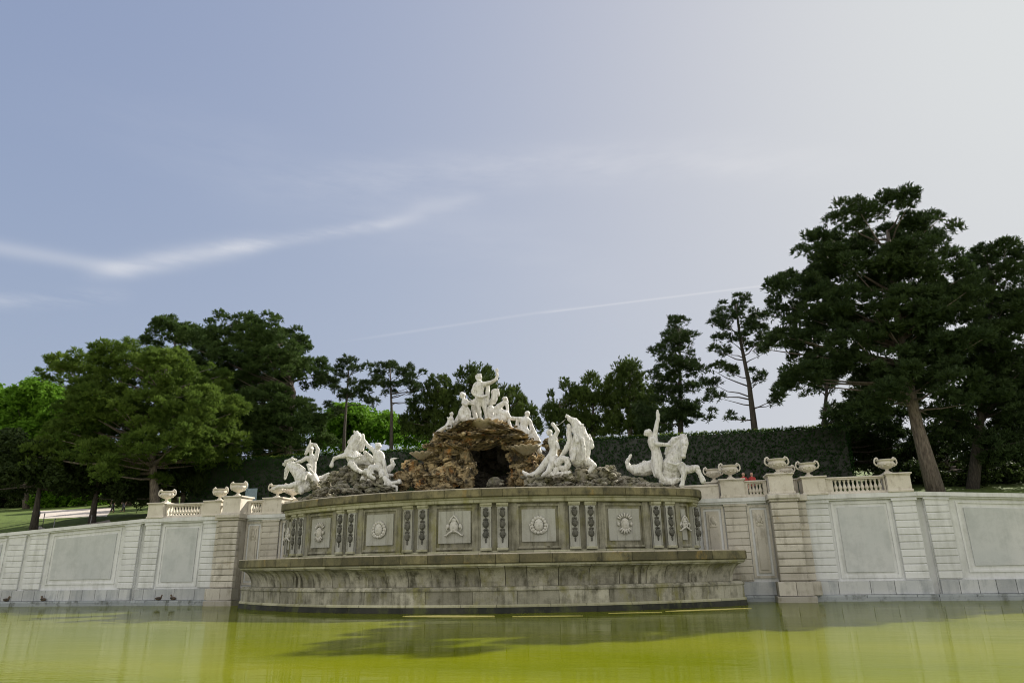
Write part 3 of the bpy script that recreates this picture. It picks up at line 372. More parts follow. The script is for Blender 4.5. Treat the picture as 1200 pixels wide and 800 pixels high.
TR.append(('T3','pine',20,[(-22.28, 9.49), (-22.45, 14.03), (-22.3, 17.16), (-24.51, 22.24)],[(-28.47, 23.27, 2.45, 1.47), (-24.81, 22.61, 2.73, 1.77), (-22.26, 19.57, 2.12, 1.89), (-26.48, 19.9, 3.59, 2.71), (-29.63, 20.14, 2.42, 2.42), (-28.23, 15.95, 3.3, 2.67), (-23.87, 15.67, 2.94, 2.32), (-31.47, 16.97, 2.4, 2.87), (-25.69, 12.66, 3.22, 1.69), (-30.48, 12.91, 2.34, 1.72), (-25.0, 14.17, 2.62, 1.85), (-21.24, 14.57, 1.99, 1.68), (-20.02, 12.74, 1.66, 0.9), (-22.29, 12.33, 2.27, 0.91)]))
TR.append(('T4','airy',22,[(-18.01, 9.53), (-18.13, 14.14), (-18.05, 19.79)],[(-17.88, 19.78, 2.08, 1.04), (-19.6, 18.42, 1.36, 1.12), (-16.51, 18.2, 1.74, 1.1), (-17.97, 17.08, 1.89, 0.95), (-15.91, 16.38, 1.09, 0.55), (-19.0, 15.78, 1.1, 0.55)]))
TR.append(('T5','airy',22,[(-13.4, 9.33), (-13.64, 15.44), (-13.96, 19.47)],[(-14.38, 19.34, 1.89, 0.95), (-12.02, 18.51, 1.56, 0.94), (-15.34, 18.27, 1.02, 0.79), (-12.8, 17.37, 2.18, 0.85), (-10.76, 17.38, 0.85, 0.62), (-11.38, 16.08, 1.23, 0.46)]))
TR.append(('Td2','bright',36,[(-25.03, 11.38), (-25.4, 17.13)],[(-25.93, 17.16, 2.13, 2.13), (-23.53, 17.22, 2.51, 2.12), (-21.05, 16.88, 1.91, 1.53), (-24.76, 15.16, 4.42, 1.34), (-19.39, 16.21, 1.9, 1.52), (-17.36, 15.33, 1.7, 1.13)]))
TR.append(('T6','bushy',25,[(-10.57, 9.55), (-10.4, 18.33)],[(-9.71, 17.45, 1.29, 1.77), (-10.96, 16.88, 1.29, 1.61), (-10.49, 14.25, 2.22, 1.91), (-12.43, 14.52, 1.6, 1.6), (-8.85, 14.95, 1.59, 2.38)]))
TR.append(('T7','bushy',25,[(-5.61, 9.34), (-5.39, 17.97)],[(-7.04, 17.6, 1.6, 1.6), (-5.39, 17.81, 1.27, 1.27), (-3.78, 16.4, 1.57, 1.41), (-2.53, 14.89, 1.55, 1.55), (-6.22, 14.64, 3.14, 2.04), (-1.14, 13.71, 0.77, 1.08)]))
TR.append(('B1','bushy',24,[(1.16, 8.94), (1.42, 15.67)],[(2.04, 15.94, 1.52, 1.52), (0.77, 14.63, 1.06, 1.51), (1.63, 13.36, 1.95, 1.65), (2.43, 14.45, 1.65, 1.65)]))
TR.append(('B2','bushy',25,[(3.91, 8.94), (4.27, 15.71)],[(4.08, 16.5, 1.38, 1.53), (5.32, 16.81, 1.07, 1.38), (4.57, 14.14, 2.27, 1.97), (3.75, 13.04, 2.26, 1.06)]))
TR.append(('B3','bushy',24,[(7.09, 8.7), (7.65, 16.79)],[(7.69, 17.4, 1.5, 1.5), (6.86, 16.08, 1.34, 1.49), (7.61, 14.13, 2.21, 2.06), (8.81, 15.56, 1.33, 1.63), (9.35, 13.28, 2.19, 1.46), (7.14, 12.67, 2.93, 0.88)]))
TR.append(('R2','pine',20,[(11.11, 8.08), (11.72, 14.8), (12.14, 20.19)],[(12.16, 20.48, 0.7, 0.63), (12.04, 19.09, 1.68, 0.91), (10.98, 17.86, 1.53, 0.7), (12.51, 16.87, 1.65, 0.83), (10.37, 16.32, 1.52, 0.69), (11.62, 15.16, 2.33, 0.96), (10.47, 13.49, 2.73, 1.09), (12.71, 12.67, 2.29, 0.94), (9.7, 12.16, 2.03, 0.95)]))
TR.append(('R3','airy',16,[(16.48, 9.81), (16.53, 14.18), (16.31, 17.47), (16.29, 20.53)],[(16.15, 20.34, 1.42, 0.71), (15.12, 18.92, 1.42, 0.71), (17.21, 18.87, 1.53, 0.89), (14.7, 17.27, 1.28, 0.64), (17.48, 17.04, 1.14, 0.69), (15.11, 15.45, 1.51, 0.5), (17.51, 14.88, 0.87, 0.56), (14.01, 13.07, 1.62, 0.44), (18.4, 13.09, 0.43, 0.74), (13.89, 14.24, 1.26, 0.44), (15.05, 11.61, 1.23, 0.25), (16.43, 17.46, 1.27, 0.51)]))
TR.append(('R4','pine',9.5,[(25.2, 5.6), (24.89, 9.35), (24.84, 13.6), (25.19, 18.67), (25.45, 22.25)],[(25.53, 22.73, 2.12, 0.95), (22.83, 22.08, 1.91, 1.01), (27.62, 21.67, 1.98, 1.1), (20.49, 20.51, 1.57, 1.01), (22.95, 19.51, 2.76, 1.44), (26.43, 19.24, 2.98, 1.63), (19.04, 18.42, 1.9, 1.12), (21.26, 16.85, 3.0, 1.42), (24.86, 15.93, 3.47, 1.6), (28.44, 17.46, 2.23, 1.59), (18.48, 15.37, 1.75, 1.31), (21.08, 14.01, 2.41, 1.39), (24.29, 12.66, 2.87, 1.36), (27.37, 14.37, 2.35, 1.88), (18.88, 12.68, 1.5, 0.96), (22.27, 10.66, 1.87, 0.94), (26.32, 11.34, 2.05, 1.54)]))
TR.append(('R5','pine',13,[(28.4, 5.64), (29.93, 10.8), (31.24, 15.24), (32.56, 19.92)],[(32.5, 20.86, 1.95, 1.03), (33.68, 19.67, 1.47, 1.25), (31.5, 18.5, 2.16, 1.59), (33.1, 16.54, 2.22, 1.78), (30.73, 14.7, 2.55, 1.78), (32.31, 12.86, 2.45, 1.74), (29.99, 11.07, 2.61, 1.41), (32.07, 9.58, 2.13, 1.49), (27.97, 9.54, 1.95, 1.19), (30.09, 8.08, 2.44, 0.96)]))
TR.append(('R7','pine',14,[(33.25, 5.55), (35.45, 15.19)],[(36.54, 19.9, 2.29, 1.49), (36.44, 16.28, 2.51, 2.79), (35.15, 11.78, 2.72, 2.72), (34.17, 8.56, 2.4, 1.6)]))
TR.append(('R6','pine',19,[(21.04, 7.55), (21.92, 11.91), (22.64, 15.14)],[(22.64, 15.14, 1.29, 1.29), (23.33, 11.82, 1.89, 1.64), (25.48, 10.75, 2.36, 1.62), (22.74, 9.96, 2.13, 1.13), (26.95, 9.43, 2.76, 1.35), (25.37, 13.63, 1.9, 1.9)]))
TR.append(('R8','bushy',22,[(30.2, 6.57), (30.86, 10.01)],[(30.74, 9.37, 2.55, 1.4), (27.67, 8.56, 2.57, 1.03), (33.38, 8.3, 2.51, 1.13), (24.76, 9.02, 2.61, 1.04), (35.59, 8.2, 1.87, 1.12)]))
TR.append(('R9','leaf',17,[(29.46, 6.13), (29.63, 6.97)],[(29.6, 6.86, 2.3, 0.8), (32.17, 6.87, 2.04, 0.91), (27.0, 6.97, 1.97, 0.75), (24.9, 7.17, 1.99, 0.82), (34.16, 6.78, 1.69, 0.9)]))
TR.append(('L8','bushy',16,[(-29.2, 6.54), (-29.61, 9.35)],[(-29.67, 9.71, 2.45, 1.87), (-32.52, 9.47, 2.18, 1.6), (-34.86, 8.49, 1.46, 1.02), (-27.58, 9.26, 1.28, 1.85)]))
TR.append(('F1','leaf',38,[(-69.81, 9.24), (-70.87, 13.52)],[(-73.39, 13.09, 3.73, 3.29), (-67.93, 12.12, 3.67, 2.59), (-71.41, 15.72, 4.4, 2.86), (-72.75, 10.6, 3.69, 1.52), (-66.25, 10.38, 3.63, 1.28)]))
TR.append(('F2','bright',34,[(-56.51, 8.76), (-57.29, 12.51)],[(-58.79, 11.18, 3.02, 2.01), (-54.68, 11.22, 2.99, 2.19), (-56.94, 13.69, 3.44, 2.22), (-59.64, 9.64, 2.41, 0.9), (-54.96, 9.67, 2.97, 0.79)]))
TR.append(('F3','leaf',30,[(-46.67, 7.99), (-47.33, 11.65)],[(-47.1, 10.35, 2.23, 2.04), (-43.7, 10.4, 2.39, 2.39), (-45.94, 12.97, 2.8, 2.43)]))
TR.append(('F4','leaf',26,[(-34.91, 7.36), (-35.37, 10.7)],[(-37.45, 11.64, 2.07, 3.1), (-35.06, 11.96, 2.06, 3.09)]))
# ------------------------------------------------------------------ ground and water
def walltop(x):
    x = abs(x)
    return 5.1 if x < 22.2 else 5.1-.056*(x-22.2)
def gz(x, y):
    """height of the ground behind the walls"""
    base = walltop(min(abs(x), 60))-.12
    z = base if y < 6.5 else base+.158*(min(y, 60)-6.5)+(0.05*(min(y,140)-60) if y > 60 else 0)
    k = max(0, min(1, (y-6.5)/8)); s = 4.98+.158*max(0, min(y, 60)-6.5)+(0.05*(min(y,140)-60) if y > 60 else 0)
    return z*(1-k)+s*k
XS = [-400, -200, -120, -90]+list(range(-70, 71, 2))+[90, 120, 200, 400]
YS = [3.9, 5, 6.5, 8, 10, 12, 14, 16, 18, 20, 23, 26, 30, 35, 40, 50, 60, 80, 110, 140, 260, 500]
g = MB(); V = [(x, y, gz(x, y)) for y in YS for x in XS]; nx = len(XS)
F = [(j*nx+i, j*nx+i+1, (j+1)*nx+i+1, (j+1)*nx+i) for j in range(len(YS)-1) for i in range(nx-1)]
g.add(V, F, 1.0)
# pool bed and the flat ground behind the camera belong to the same sheet
low = [(-400, 3.9, -.8), (400, 3.9, -.8), (400, -62, -.8), (-400, -62, -.8)]
g.add(low, [(3, 2, 1, 0)], 1.0)
g.add([(-400, -62, -.8), (400, -62, -.8), (400, -62.5, .35), (-400, -62.5, .35), (400, -500, .35), (-400, -500, .35)], [(0, 1, 2, 3), (3, 2, 4, 5)], 1.0)
gr = g.build('ground', M['grass']); tag(gr, kind='structure')
p = MB(); pp = [(-51.5, 24), (-42.6, 24), (-35.2, 15), (-30, 9.5), (-36.6, 9.5), (-42.5, 15)]
p.add([(x, y, gz(x, y)+.012) for x, y in ((-36.8, 9.5), (-30, 9.5), (-36.6, 16), (-43.9, 16), (-42.4, 23), (-50.6, 23), (-45.7, 27), (-56, 27))], [(0, 1, 2, 3), (3, 2, 4, 5), (5, 4, 6, 7)], 1.0)
tag(p.build('path', M['gravel']), kind='structure')
p = MB(); p.add([(-21, 4.7, 5.001), (21, 4.7, 5.001), (21, 6.4, 5.001), (-21, 6.4, 5.001)], [(0, 1, 2, 3)], 1.0); tag(p.build('terrace_path', M['gravel']), kind='structure')
wt = MB(); wt.add([(-300, 4.2, 0), (-300, -61, 0), (300, -61, 0), (300, 4.2, 0)], [(0, 1, 2, 3)], 1.0); tag(wt.build('water', M['water']), kind='structure')
p = MB(); p.add([(-300, -62.5, .36), (300, -62.5, .36), (300, -160, .36), (-300, -160, .36)], [(3, 2, 1, 0)], 1.0)
tag(p.build('gravel_forecourt', M['gravel']), kind='structure')
k = MB(); k.box(-300, 300, -62.4, -61.6, -.8, .42); tag(k.build('pool_kerb', M['plinth']), kind='structure')

# ------------------------------------------------------------------ retaining walls, piers, balustrades
YW = 3.4                       # front plane of the walls
NCR = 11; ZC0, ZC1 = .98, 4.76
def courses(mb, xa, xb, y0, y1, ztop=ZC1, clip=None, gap=.036, val=(.86, 1.08), b=.022):
    h = (ZC1-ZC0)/NCR
    for i in range(NCR):
        z0 = ZC0+i*h+gap/2; z1 = ZC0+(i+1)*h-gap/2
        if clip:
            ta = clip(xa); tb = clip(xb)
            if z0 > min(ta, tb)-.05: break
            if z1 > min(ta, tb)-.0 or z1+h*.4 > min(ta, tb):
                mb.slab(xa, xb, y0, y1, z0, z0, ta, tb, rv(*val)); break
        mb.box(xa, xb, y0, y1, z0, z1, rv(*val), b)
def base_blocks(mb, x0, x1, y0, y1, z0, z1, wmin, wmax, gap=.02):
    s = 1 if x1 > x0 else -1; x = x0
    while (x1-x)*s > .05:
        w_ = rnd.uniform(wmin, wmax); e = x+s*w_
        if (x1-e)*s < wmin*.6: e = x1
        mb.box(x+s*gap/2, e-s*gap/2, y0, y1, z0, z1, rv(.72, 1.12), .012); x = e
def framed(mbf, mbs, xa, xb, y, zb, za, zt_a, zt_b, fr=.13, inset=.28):
    """panel: outer moulding strip frame and a raised inner slab; zt_a/zt_b = top at xa/xb"""
    lo, hi = (xa, xb) if xb > xa else (xb, xa)
    ta, tb = (zt_a, zt_b) if xb > xa else (zt_b, zt_a)
    def top(x): return ta+(tb-ta)*(x-lo)/(hi-lo)
    f = fr
    mbf.slab(lo, hi, y-.045, y+.01, zb, zb, zb+f, zb+f, 1)                       # bottom
    mbf.slab(lo, hi, y-.045, y+.01, top(lo)-f, top(hi)-f, top(lo), top(hi), 1)    # top
    mbf.slab(lo, lo+f, y-.043, y+.01, zb+f, zb+f, top(lo)-f, top(lo+f)-f, 1)
    mbf.slab(hi-f, hi, y-.043, y+.01, zb+f, zb+f, top(hi-f)-f, top(hi)-f, 1)
    i = inset
    mbs.slab(lo+i, hi-i, y-.055, y+.01, zb+i, zb+i, top(lo+i)-i, top(hi-i)-i, 1)
def balu(mb, x, y, z0, h):
    r = .085
    prof = [(.9, 0), (.9, .08), (.55, .10), (.45, .14), (.75, .22), (1.0, .32), (.95, .40), (.6, .55), (.42, .68), (.42, .76), (.62, .80), (.5, .84), (.8, .90), (.8, 1.0)]
    mb.lathe([(a*r*1.15, z0+b*h) for a, b in prof], x, y, 10, 1.0)
PED = []
def side(s):
    word = 'left' if s < 0 else 'right'
    X = lambda a: s*a
    # ---- inner straight wall: niche panel next to the basin up to the fold
    root = empty('retaining_wall', (X(17), YW, 0), 0,
                 'pale terrace wall with framed panels and banded pilasters, %s of the basins' % word, 'wall')
    mb = MB(); mb.slab(X(10.9), X(22.1), YW, YW+.9, -.8, -.8, 5.06, 5.06, 1.0); mb.build('wall_body', M['plaster'], root)
    mb = MB()
    mb.box(X(11.0), X(14.95), YW-.20, YW+.05, 4.80, 4.90, 1.0); mb.box(X(11.0), X(14.95), YW-.27, YW+.05, 4.905, 5.10, 1.0)
    mb.box(X(16.95), X(22.12), YW-.16, YW+.05, 4.80, 4.88, 1.0); mb.box(X(16.95), X(22.12), YW-.24, YW+.95, 4.885, 5.10, 1.0)
    mb.build('cornice', M['plaster'], root)
    mb = MB(); base_blocks(mb, X(16.9), X(22.1), YW-.22, YW, .30, .93, .8, 1.7); base_blocks(mb, X(11.5), X(15.0), YW-.20, YW, .30, .93, .8, 1.4); mb.build('base_course', M['plinth'], root)
    mb = MB(); mb.box(X(11.5), X(22.2), YW-.42, YW, -.8, .17, .6); base_blocks(mb, X(11.5), X(22.2), YW-.40, YW, .17, .29, 1.4, 3.0); mb.build('waterline_ledge', M['ledge'], root)
    for (a, b_, mat) in ((12.85, 13.95, 'pier'), (16.86, 17.95, 'plaster'), (20.98, 22.05, 'plaster')):
        mb = MB(); mb.box(X(a+.02), X(b_-.02), YW-.085, YW+.01, .95, 4.78, .75); courses(mb, X(a), X(b_), YW-.13, YW-.05)
        mb.box(X(a-.05), X(b_+.05), YW-.19, YW+.0, 4.70, 4.795, 1.0)
        mb.build('pilaster', M[mat], root)
    # large framed panel
    mf = MB(); ms = MB(); framed(mf, ms, X(18.1), X(20.85), YW, 1.05, 0, 4.74, 4.74); o = mf.build('panel', M['plaster'], root)
    ms.build('panel_field', M['panel'], o)
    # narrow stone niche panels by the pier and by the basin
    for (a, b_) in ((13.98, 15.08), (11.65, 12.8)):
        mf = MB(); ms = MB(); framed(mf, ms, X(a), X(b_), YW-.02, 1.10, 0, 4.72, 4.72, .12, .25)
        lo, hi = sorted((X(a), X(b_)))
        ms.box(lo+.36, hi-.36, YW-.12, YW-.05, 1.5, 3.55, .9); ms.box(lo+.38, hi-.38, YW-.125, YW-.05, 3.68, 4.3, 1.1)
        ms.ball(((lo+hi)/2, YW-.13, 4.0), (.13, .05, .2), 2, 1.0)
        for q in (-1, 1): ms.ball(((lo+hi)/2+q*.12, YW-.12, 3.85), (.06, .04, .12), 1, 1.0)
        o = mf.build('niche_panel', M['pier'], root); ms.build('panel_relief', M['pier'], o)
    # ---- outer wall beyond the fold, its top falling away with the ramp
    root = empty('ramp_wall', (X(30), YW, 0), 0,
                 'plastered wall with a sloping top along the ramp, %s edge of the picture' % word, 'wall')
    top = lambda x: walltop(x)-.22
    XE = 58
    mb = MB(); mb.slab(X(22.1), X(22.42), YW+.12, YW+.9, -.8, -.8, 4.9, 4.9, .8); mb.slab(X(22.42), X(XE), YW, YW+.9, -.8, -.8, walltop(22.42)-.03, walltop(XE)-.03, 1.0); mb.build('wall_body', M['plaster'], root)
    mb = MB(); mb.slab(X(22.13), X(XE), YW-.13, YW+.03, walltop(22.13)-.28, walltop(XE)-.28, walltop(22.13)-.20, walltop(XE)-.20, 1.0); mb.slab(X(22.13), X(XE), YW-.22, YW+.97, walltop(22.13)-.195, walltop(XE)-.195, walltop(22.13)+.0, walltop(XE)+.0, 1.0)
    mb.build('coping', M['plaster'], root)
    mb = MB(); base_blocks(mb, X(22.44), X(XE), YW-.18, YW, .30, .93, .75, .95); mb.build('base_course', M['plinth'], root)
    mb = MB(); mb.box(X(22.22), X(XE), YW-.40, YW, -.8, .17, .6); base_blocks(mb, X(22.22), X(XE), YW-.38, YW, .17, .29, 1.4, 3.0); mb.build('waterline_ledge', M['ledge'], root)
    tp = lambda x: walltop(x)-.29
    for (a, b_) in ((22.45, 23.5), (29.25, 30.55), (30.95, 32.2), (38.5, 39.7), (40.1, 41.3), (47.6, 48.8)):
        mb = MB(); mb.slab(X(a+.02), X(b_-.02), YW-.085, YW+.01, .95, .95, tp(a), tp(b_), .75)
        courses(mb, X(a), X(b_), YW-.13, YW-.05, clip=lambda x: tp(x)-.07)
        mb.slab(X(a-.05), X(b_+.05), YW-.18, YW, tp(a-.05)-.07, tp(b_+.05)-.07, tp(a-.05)-.004, tp(b_+.05)-.004, 1.0)
        mb.build('pilaster', M['plaster'], root)
    for (a, b_) in ((23.85, 28.95), (32.5, 38.2), (41.6, 47.3)):
        mf = MB(); ms = MB(); framed(mf, ms, X(a), X(b_), YW, 1.25, 0, tp(a)-.12, tp(b_)-.12, .10, .30); o = mf.build('panel', M['plaster'], root); ms.build('panel_field', M['panel'], o)
    # vertical joint
    # ---- pier with a stepped flank
    root = empty('stone_pier', (X(15.75), 2.9, 0), 0,
                 'tall weathered pier of banded stone blocks, %s of the fountain basins' % word, 'pier')
    mb = MB(); mb.box(X(15.12), X(16.36), 2.60, YW+.9, .95, 4.80, .8); courses(mb, X(15.10), X(16.38), 2.50, 2.80, val=(.78, 1.12), b=.03); mb.build('shaft', M['pier'], root)
    mb = MB(); mb.box(X(16.38), X(16.80), 2.98, YW+.9, .95, 4.80, .8); courses(mb, X(16.37), X(16.84), 2.90, 3.1, val=(.78, 1.12)); mb.build('flank', M['pier'], root)
    mb = MB()
    mb.box(X(15.04), X(16.44), 2.43, 4.3, 4.80, 4.90, 1.0, .02); mb.box(X(14.96), X(16.52), 2.34, 4.35, 4.905, 5.16, 1.0, .05); mb.box(X(16.52), X(16.93), 2.80, 4.3, 4.82, 5.14, 1.0, .03)
    mb.build('cornice', M['pier'], root)
    mb = MB(); base_blocks(mb, X(14.92), X(16.52), 2.28, YW+.5, .30, .94, .5, 1.0); base_blocks(mb, X(16.53), X(17.0), 2.72, YW+.5, .30, .94, .4, .6)
    mb.box(X(14.8), X(16.62), 2.12, YW, -.8, .28, .6, .03); mb.build('base', M['pier'], root)
    # ---- pedestals and balustrades
    for (a, b_, y0, y1, z1, d) in ((15.15, 16.33, 2.62, 3.85, 6.22, 'pier'), (12.78, 13.98, 3.22, 4.3, 6.10, 'inner'), (16.86, 17.98, 3.16, 4.2, 6.06, 'middle'), (20.88, 21.98, 3.16, 4.2, 6.06, 'outer')):
        words = {'pier': 'large weathered pedestal on top of the banded pier', 'inner': 'urn pedestal beside the end of the upper basin', 'middle': 'urn pedestal just outside the banded pier', 'outer': 'urn pedestal at the outer end of the balustrade'}
        r2 = empty('pedestal', (X((a+b_)/2), (y0+y1)/2, 5.1), 0, words[d]+', %s side' % word, 'pedestal', 'urn pedestals on the terrace wall')
        zb = 5.165 if d == 'pier' else 5.105
        mb = MB(); mb.box(X(a-.05), X(b_+.05), y0-.05, y1+.05, zb, zb+.12, 1, .02); mb.build('plinth', M['urn'], r2)
        mb = MB(); mb.box(X(a), X(b_), y0, y1, zb+.122, z1-.14, .95, .0); mb.build('die', M['urn'], r2)
        mb = MB(); mb.box(X(a-.03), X(b_+.03), y0-.03, y1+.03, z1-.138, z1-.08, 1, .015); mb.box(X(a-.09), X(b_+.09), y0-.09, y1+.09, z1-.078, z1, 1, .02); mb.build('cap', M['urn'], r2)
    for (a, b_, nb, d) in ((18.08, 20.80, 11, 'long'), (14.08, 15.07, 4, 'short')):
        r2 = empty('balustrade', (X((a+b_)/2), YW+.1, 5.1), 0,
                   ('long balustrade with eleven turned balusters over the framed wall panel, %s side' if d == 'long' else 'short piece of balustrade with four balusters over the narrow niche, %s side') % word, 'balustrade')
        mb = MB(); mb.box(X(a-.08), X(b_+.05), YW-.04, YW+.3, 5.105, 5.24, 1, .015); mb.build('bottom_rail', M['urn'], r2)
        mb = MB(); mb.box(X(a-.08), X(b_+.05), YW-.03, YW+.29, 5.84, 5.90, 1, .0); mb.box(X(a-.08), X(b_+.05), YW-.08, YW+.33, 5.902, 5.98, 1, .02); mb.build('handrail', M['urn'], r2)
        e0 = a-.08+ (.22 if d == 'short' else .42); e1 = b_+.05-(.22 if d == 'short' else .12)
        if s*1: 
            mb = MB(); mb.box(X(a-.08), X(e0-.05), YW-.01, YW+.27, 5.242, 5.838, 1); mb.build('end_block', M['urn'], r2); mb = MB(); mb.box(X(e1+.05), X(b_+.05), YW-.01, YW+.27, 5.242, 5.838, 1); mb.build('end_block', M['urn'], r2)
        for i in range(nb):
            xx = e0+(e1-e0)*(i+.5)/nb; mb = MB(); balu(mb, X(xx), YW+.13, 5.242, .596); mb.build('baluster', M['urn'], r2)
    # solid parapet behind the upper basin
    r2 = empty('parapet', (X(11.8), YW+.3, 5.1), 0, 'plain low stone parapet behind the %s end of the upper basin' % word, 'parapet')
    mb = MB(); mb.box(X(10.6), X(12.68), YW+.0, YW+.35, 5.105, 5.75, 1); mb.build('parapet_wall', M['urn'], r2)
    mb = MB(); mb.box(X(10.6), X(12.68), YW-.05, YW+.4, 5.752, 5.86, 1, .02); mb.build('coping', M['urn'], r2)
side(-1); side(1)

# ------------------------------------------------------------------ urns
def make_urn(x, y, z, label, rz=0.0, sc=1.0):
    root = empty('stone_urn', (x, y, z), 0, label, 'urn', 'stone urns on the terrace wall')
    q = lambda pr: [(a*sc, z+b*sc) for a, b in pr]
    mb = MB(); mb.box(x-.19*sc, x+.19*sc, y-.19*sc, y+.19*sc, z+.002, z+.07, 1, .01); mb.lathe(q([(.17, .07), (.16, .10), (.09, .15), (.075, .21), (.10, .24), (.13, .255)]), x, y, 20); mb.build('foot', M['urn'], root)
    mb = MB(); mb.lathe(q([(.12, .25), (.22, .28), (.33, .36), (.40, .45), (.42, .52), (.39, .57), (.36, .60), (.37, .63), (.43, .66), (.46, .69), (.46, .715), (.41, .72), (.34, .66), (.1, .60)]), x, y, 28, flute=14, fa=.018)
    for i in range(9):
        a = 2*PI*i/9+rz; mb.ball((x+.40*sc*math.cos(a), y+.40*sc*math.sin(a), z+.47*sc-.03*math.cos(i*PI)), .055*sc, 1)
        a += PI/9; mb.ball((x+.35*sc*math.cos(a), y+.35*sc*math.sin(a), z+.38*sc), .05*sc, 1)
    mb.build('bowl', M['urn'], root)
    for s in (-1, 1):
        mb = MB(); pts = []
        for (a, b_) in ((.38, .42), (.50, .46), (.56, .56), (.55, .68), (.50, .78), (.42, .82), (.37, .77), (.40, .72)):
            pts.append((x+s*a*sc*math.cos(rz), y+s*a*sc*math.sin(rz), z+b_*sc))
        mb.tube(pts, [.05*sc, .045*sc, .042*sc, .042*sc, .045*sc, .05*sc, .05*sc, .04*sc], 8); mb.build('handle', M['urn'], root)
    return root
for s, word in ((-1, 'left'), (1, 'right')):
    make_urn(s*15.74, 3.15, 6.222, 'handled urn on the tall banded pier, %s side' % word, .1*s, 1.08)
    make_urn(s*13.38, 3.70, 6.102, 'handled urn on the pedestal next to the upper basin end, %s side' % word, .25, 1.04)
    make_urn(s*17.3, 3.62, 6.062, 'handled urn just outside the banded pier, %s side' % word, -.1, 1.0)
    make_urn(s*21.1, 3.62, 6.062, 'lone handled urn at the outer end of the %s balustrade' % word, .15, 1.0)
make_urn(12.6, 4.72, 6.102, 'brownish urn set back behind the urn nearest the right end of the upper basin', .2, .98)
make_urn(-12.95, 4.72, 6.102, 'small urn on a set back pedestal, just behind the left sea horse hooves', .2, .98)
make_urn(16.4, 4.85, 6.102, 'small urn between two larger ones at the right banded pier, standing further back', .3, .95)
for x, wd in ((12.6, 'right of the upper basin, behind the front row'), (-12.95, 'left of the upper basin, behind the front row'), (16.4, 'behind the right banded pier')):
    r2 = empty('pedestal', (x, 4.8, 5.0), 0, 'plain set back urn pedestal '+wd, 'pedestal', 'urn pedestals on the terrace wall')
    mb = MB(); mb.box(x-.45, x+.45, 4.42, 5.2, 4.9, 6.02, 1, .01); mb.build('die', M['urn'], r2)
    mb = MB(); mb.box(x-.52, x+.52, 4.35, 5.27, 6.022, 6.10, 1, .02); mb.build('cap', M['urn'], r2)

# ------------------------------------------------------------------ basins
class Path:
    """arc bulging towards the viewer with rounded ends that run straight back to the wall; s = signed distance from the middle"""
    def __init__(p, Rad, apex, xc, rc):
        p.R = Rad; p.cy = apex+Rad; p.th = math.asin(xc/Rad); p.s1 = p.th*Rad; p.rc = rc
        p.xc = xc; p.yc = p.cy-Rad*math.cos(p.th); p.s2 = p.s1+rc*(PI/2-p.th)
        p.ox = xc-rc*math.sin(p.th); p.oy = p.yc+rc*math.cos(p.th)
    def at(p, s, off=0.0):
        g = 1 if s >= 0 else -1; a = abs(s)
        if a <= p.s1:
            t = a/p.R; x = p.R*math.sin(t); y = p.cy-p.R*math.cos(t); nx_, ny_ = math.sin(t), -math.cos(t)
        elif a <= p.s2:
            t = p.th+(a-p.s1)/p.rc; x = p.ox+p.rc*math.sin(t); y = p.oy-p.rc*math.cos(t); nx_, ny_ = math.sin(t), -math.cos(t)
        else:
            x = p.ox+p.rc; y = p.oy+(a-p.s2); nx_, ny_ = 1.0, 0.0
        return (g*(x+nx_*off), y+ny_*off)
    def end(p, y=3.42): return p.s2+(y-p.oy)
def sweep(mb, path, prof, s0, s1, step=.25, val=None, smooth=False):
    k = max(1, int(math.ceil((s1-s0)/step))); n_ = len(prof); V = []; F = []
    for i in range(k+1):
        s = s0+(s1-s0)*i/k
        for (o, z) in prof:
            x, y = path.at(s, o); V.append((x, y, z))
    for i in range(k):
        for j in range(n_):
            q = (j+1) % n_; F.append((i*n_+j, (i+1)*n_+j, (i+1)*n_+q, i*n_+q))
    F.append(tuple(range(n_))); F.append(tuple(k*n_+j for j in range(n_-1, -1, -1)))
    mb.add(V, F, val, smooth)
def blocks(mb, path, prof, s0, s1, wmin, wmax, gap=.02, val=(.7, 1.15), jit=.006):
    s = s0
    while s < s1-.05:
        e = s+rnd.uniform(wmin, wmax)
        if s1-e < wmin*.6: e = s1
        d = rnd.uniform(-jit, jit); sweep(mb, path, [(o+d, z) for o, z in prof], s+gap/2, e-gap/2, .3, rv(*val)); s = e
LP = Path(19.6, -4.72, 12.85, .95); le = LP.end()
low = empty('lower_basin', (0, -.5, 0), 0, 'wide curved lower stone basin rising from the green water, dark mossy rim', 'basin')
mb = MB(); sweep(mb, LP, [(-.05, -.8), (-.05, .93), (-.75, .93), (-.75, 2.0), (-1.0, 2.0), (-1.0, -.8)], -le, le, .4, .7); mb.build('core', M['basin'], low)
mb = MB(); blocks(mb, LP, [(.10, .0), (.10, .02), (.06, .24), (-.3, .24), (-.3, -.8), (.10, -.8)], -le, le, 2.0, 3.5, .01, (.6, 1.3)); mb.build('wet_footing', M['wet'], low)
mb = MB(); blocks(mb, LP, [(.07, .245), (.07, .30), (.02, .36), (-.2, .36), (-.2, .245)], -le, le, 1.5, 2.6); mb.build('footing_ledge', M['fillet'], low)
mb = MB(); blocks(mb, LP, [(.0, .362), (.0, .90), (-.2, .90), (-.2, .362)], -le, le, 1.1, 2.3, .022, (.55, 1.15), .012); mb.build('plinth', M['basin'], low)
mb = MB(); blocks(mb, LP, [(.03, .905), (.05, .93), (.05, 1.0), (-.02, 1.05), (-.02, 1.08), (-.5, 1.08), (-.5, .905)], -le, le, 1.6, 3.0, .012); mb.build('ledge_moulding', M['basin'], low)
cove = []
for i in range(9):
    a = i/8*PI/2; cove.append((-.48+.60*(1-math.cos(a)), 1.085+.80*math.sin(a)))
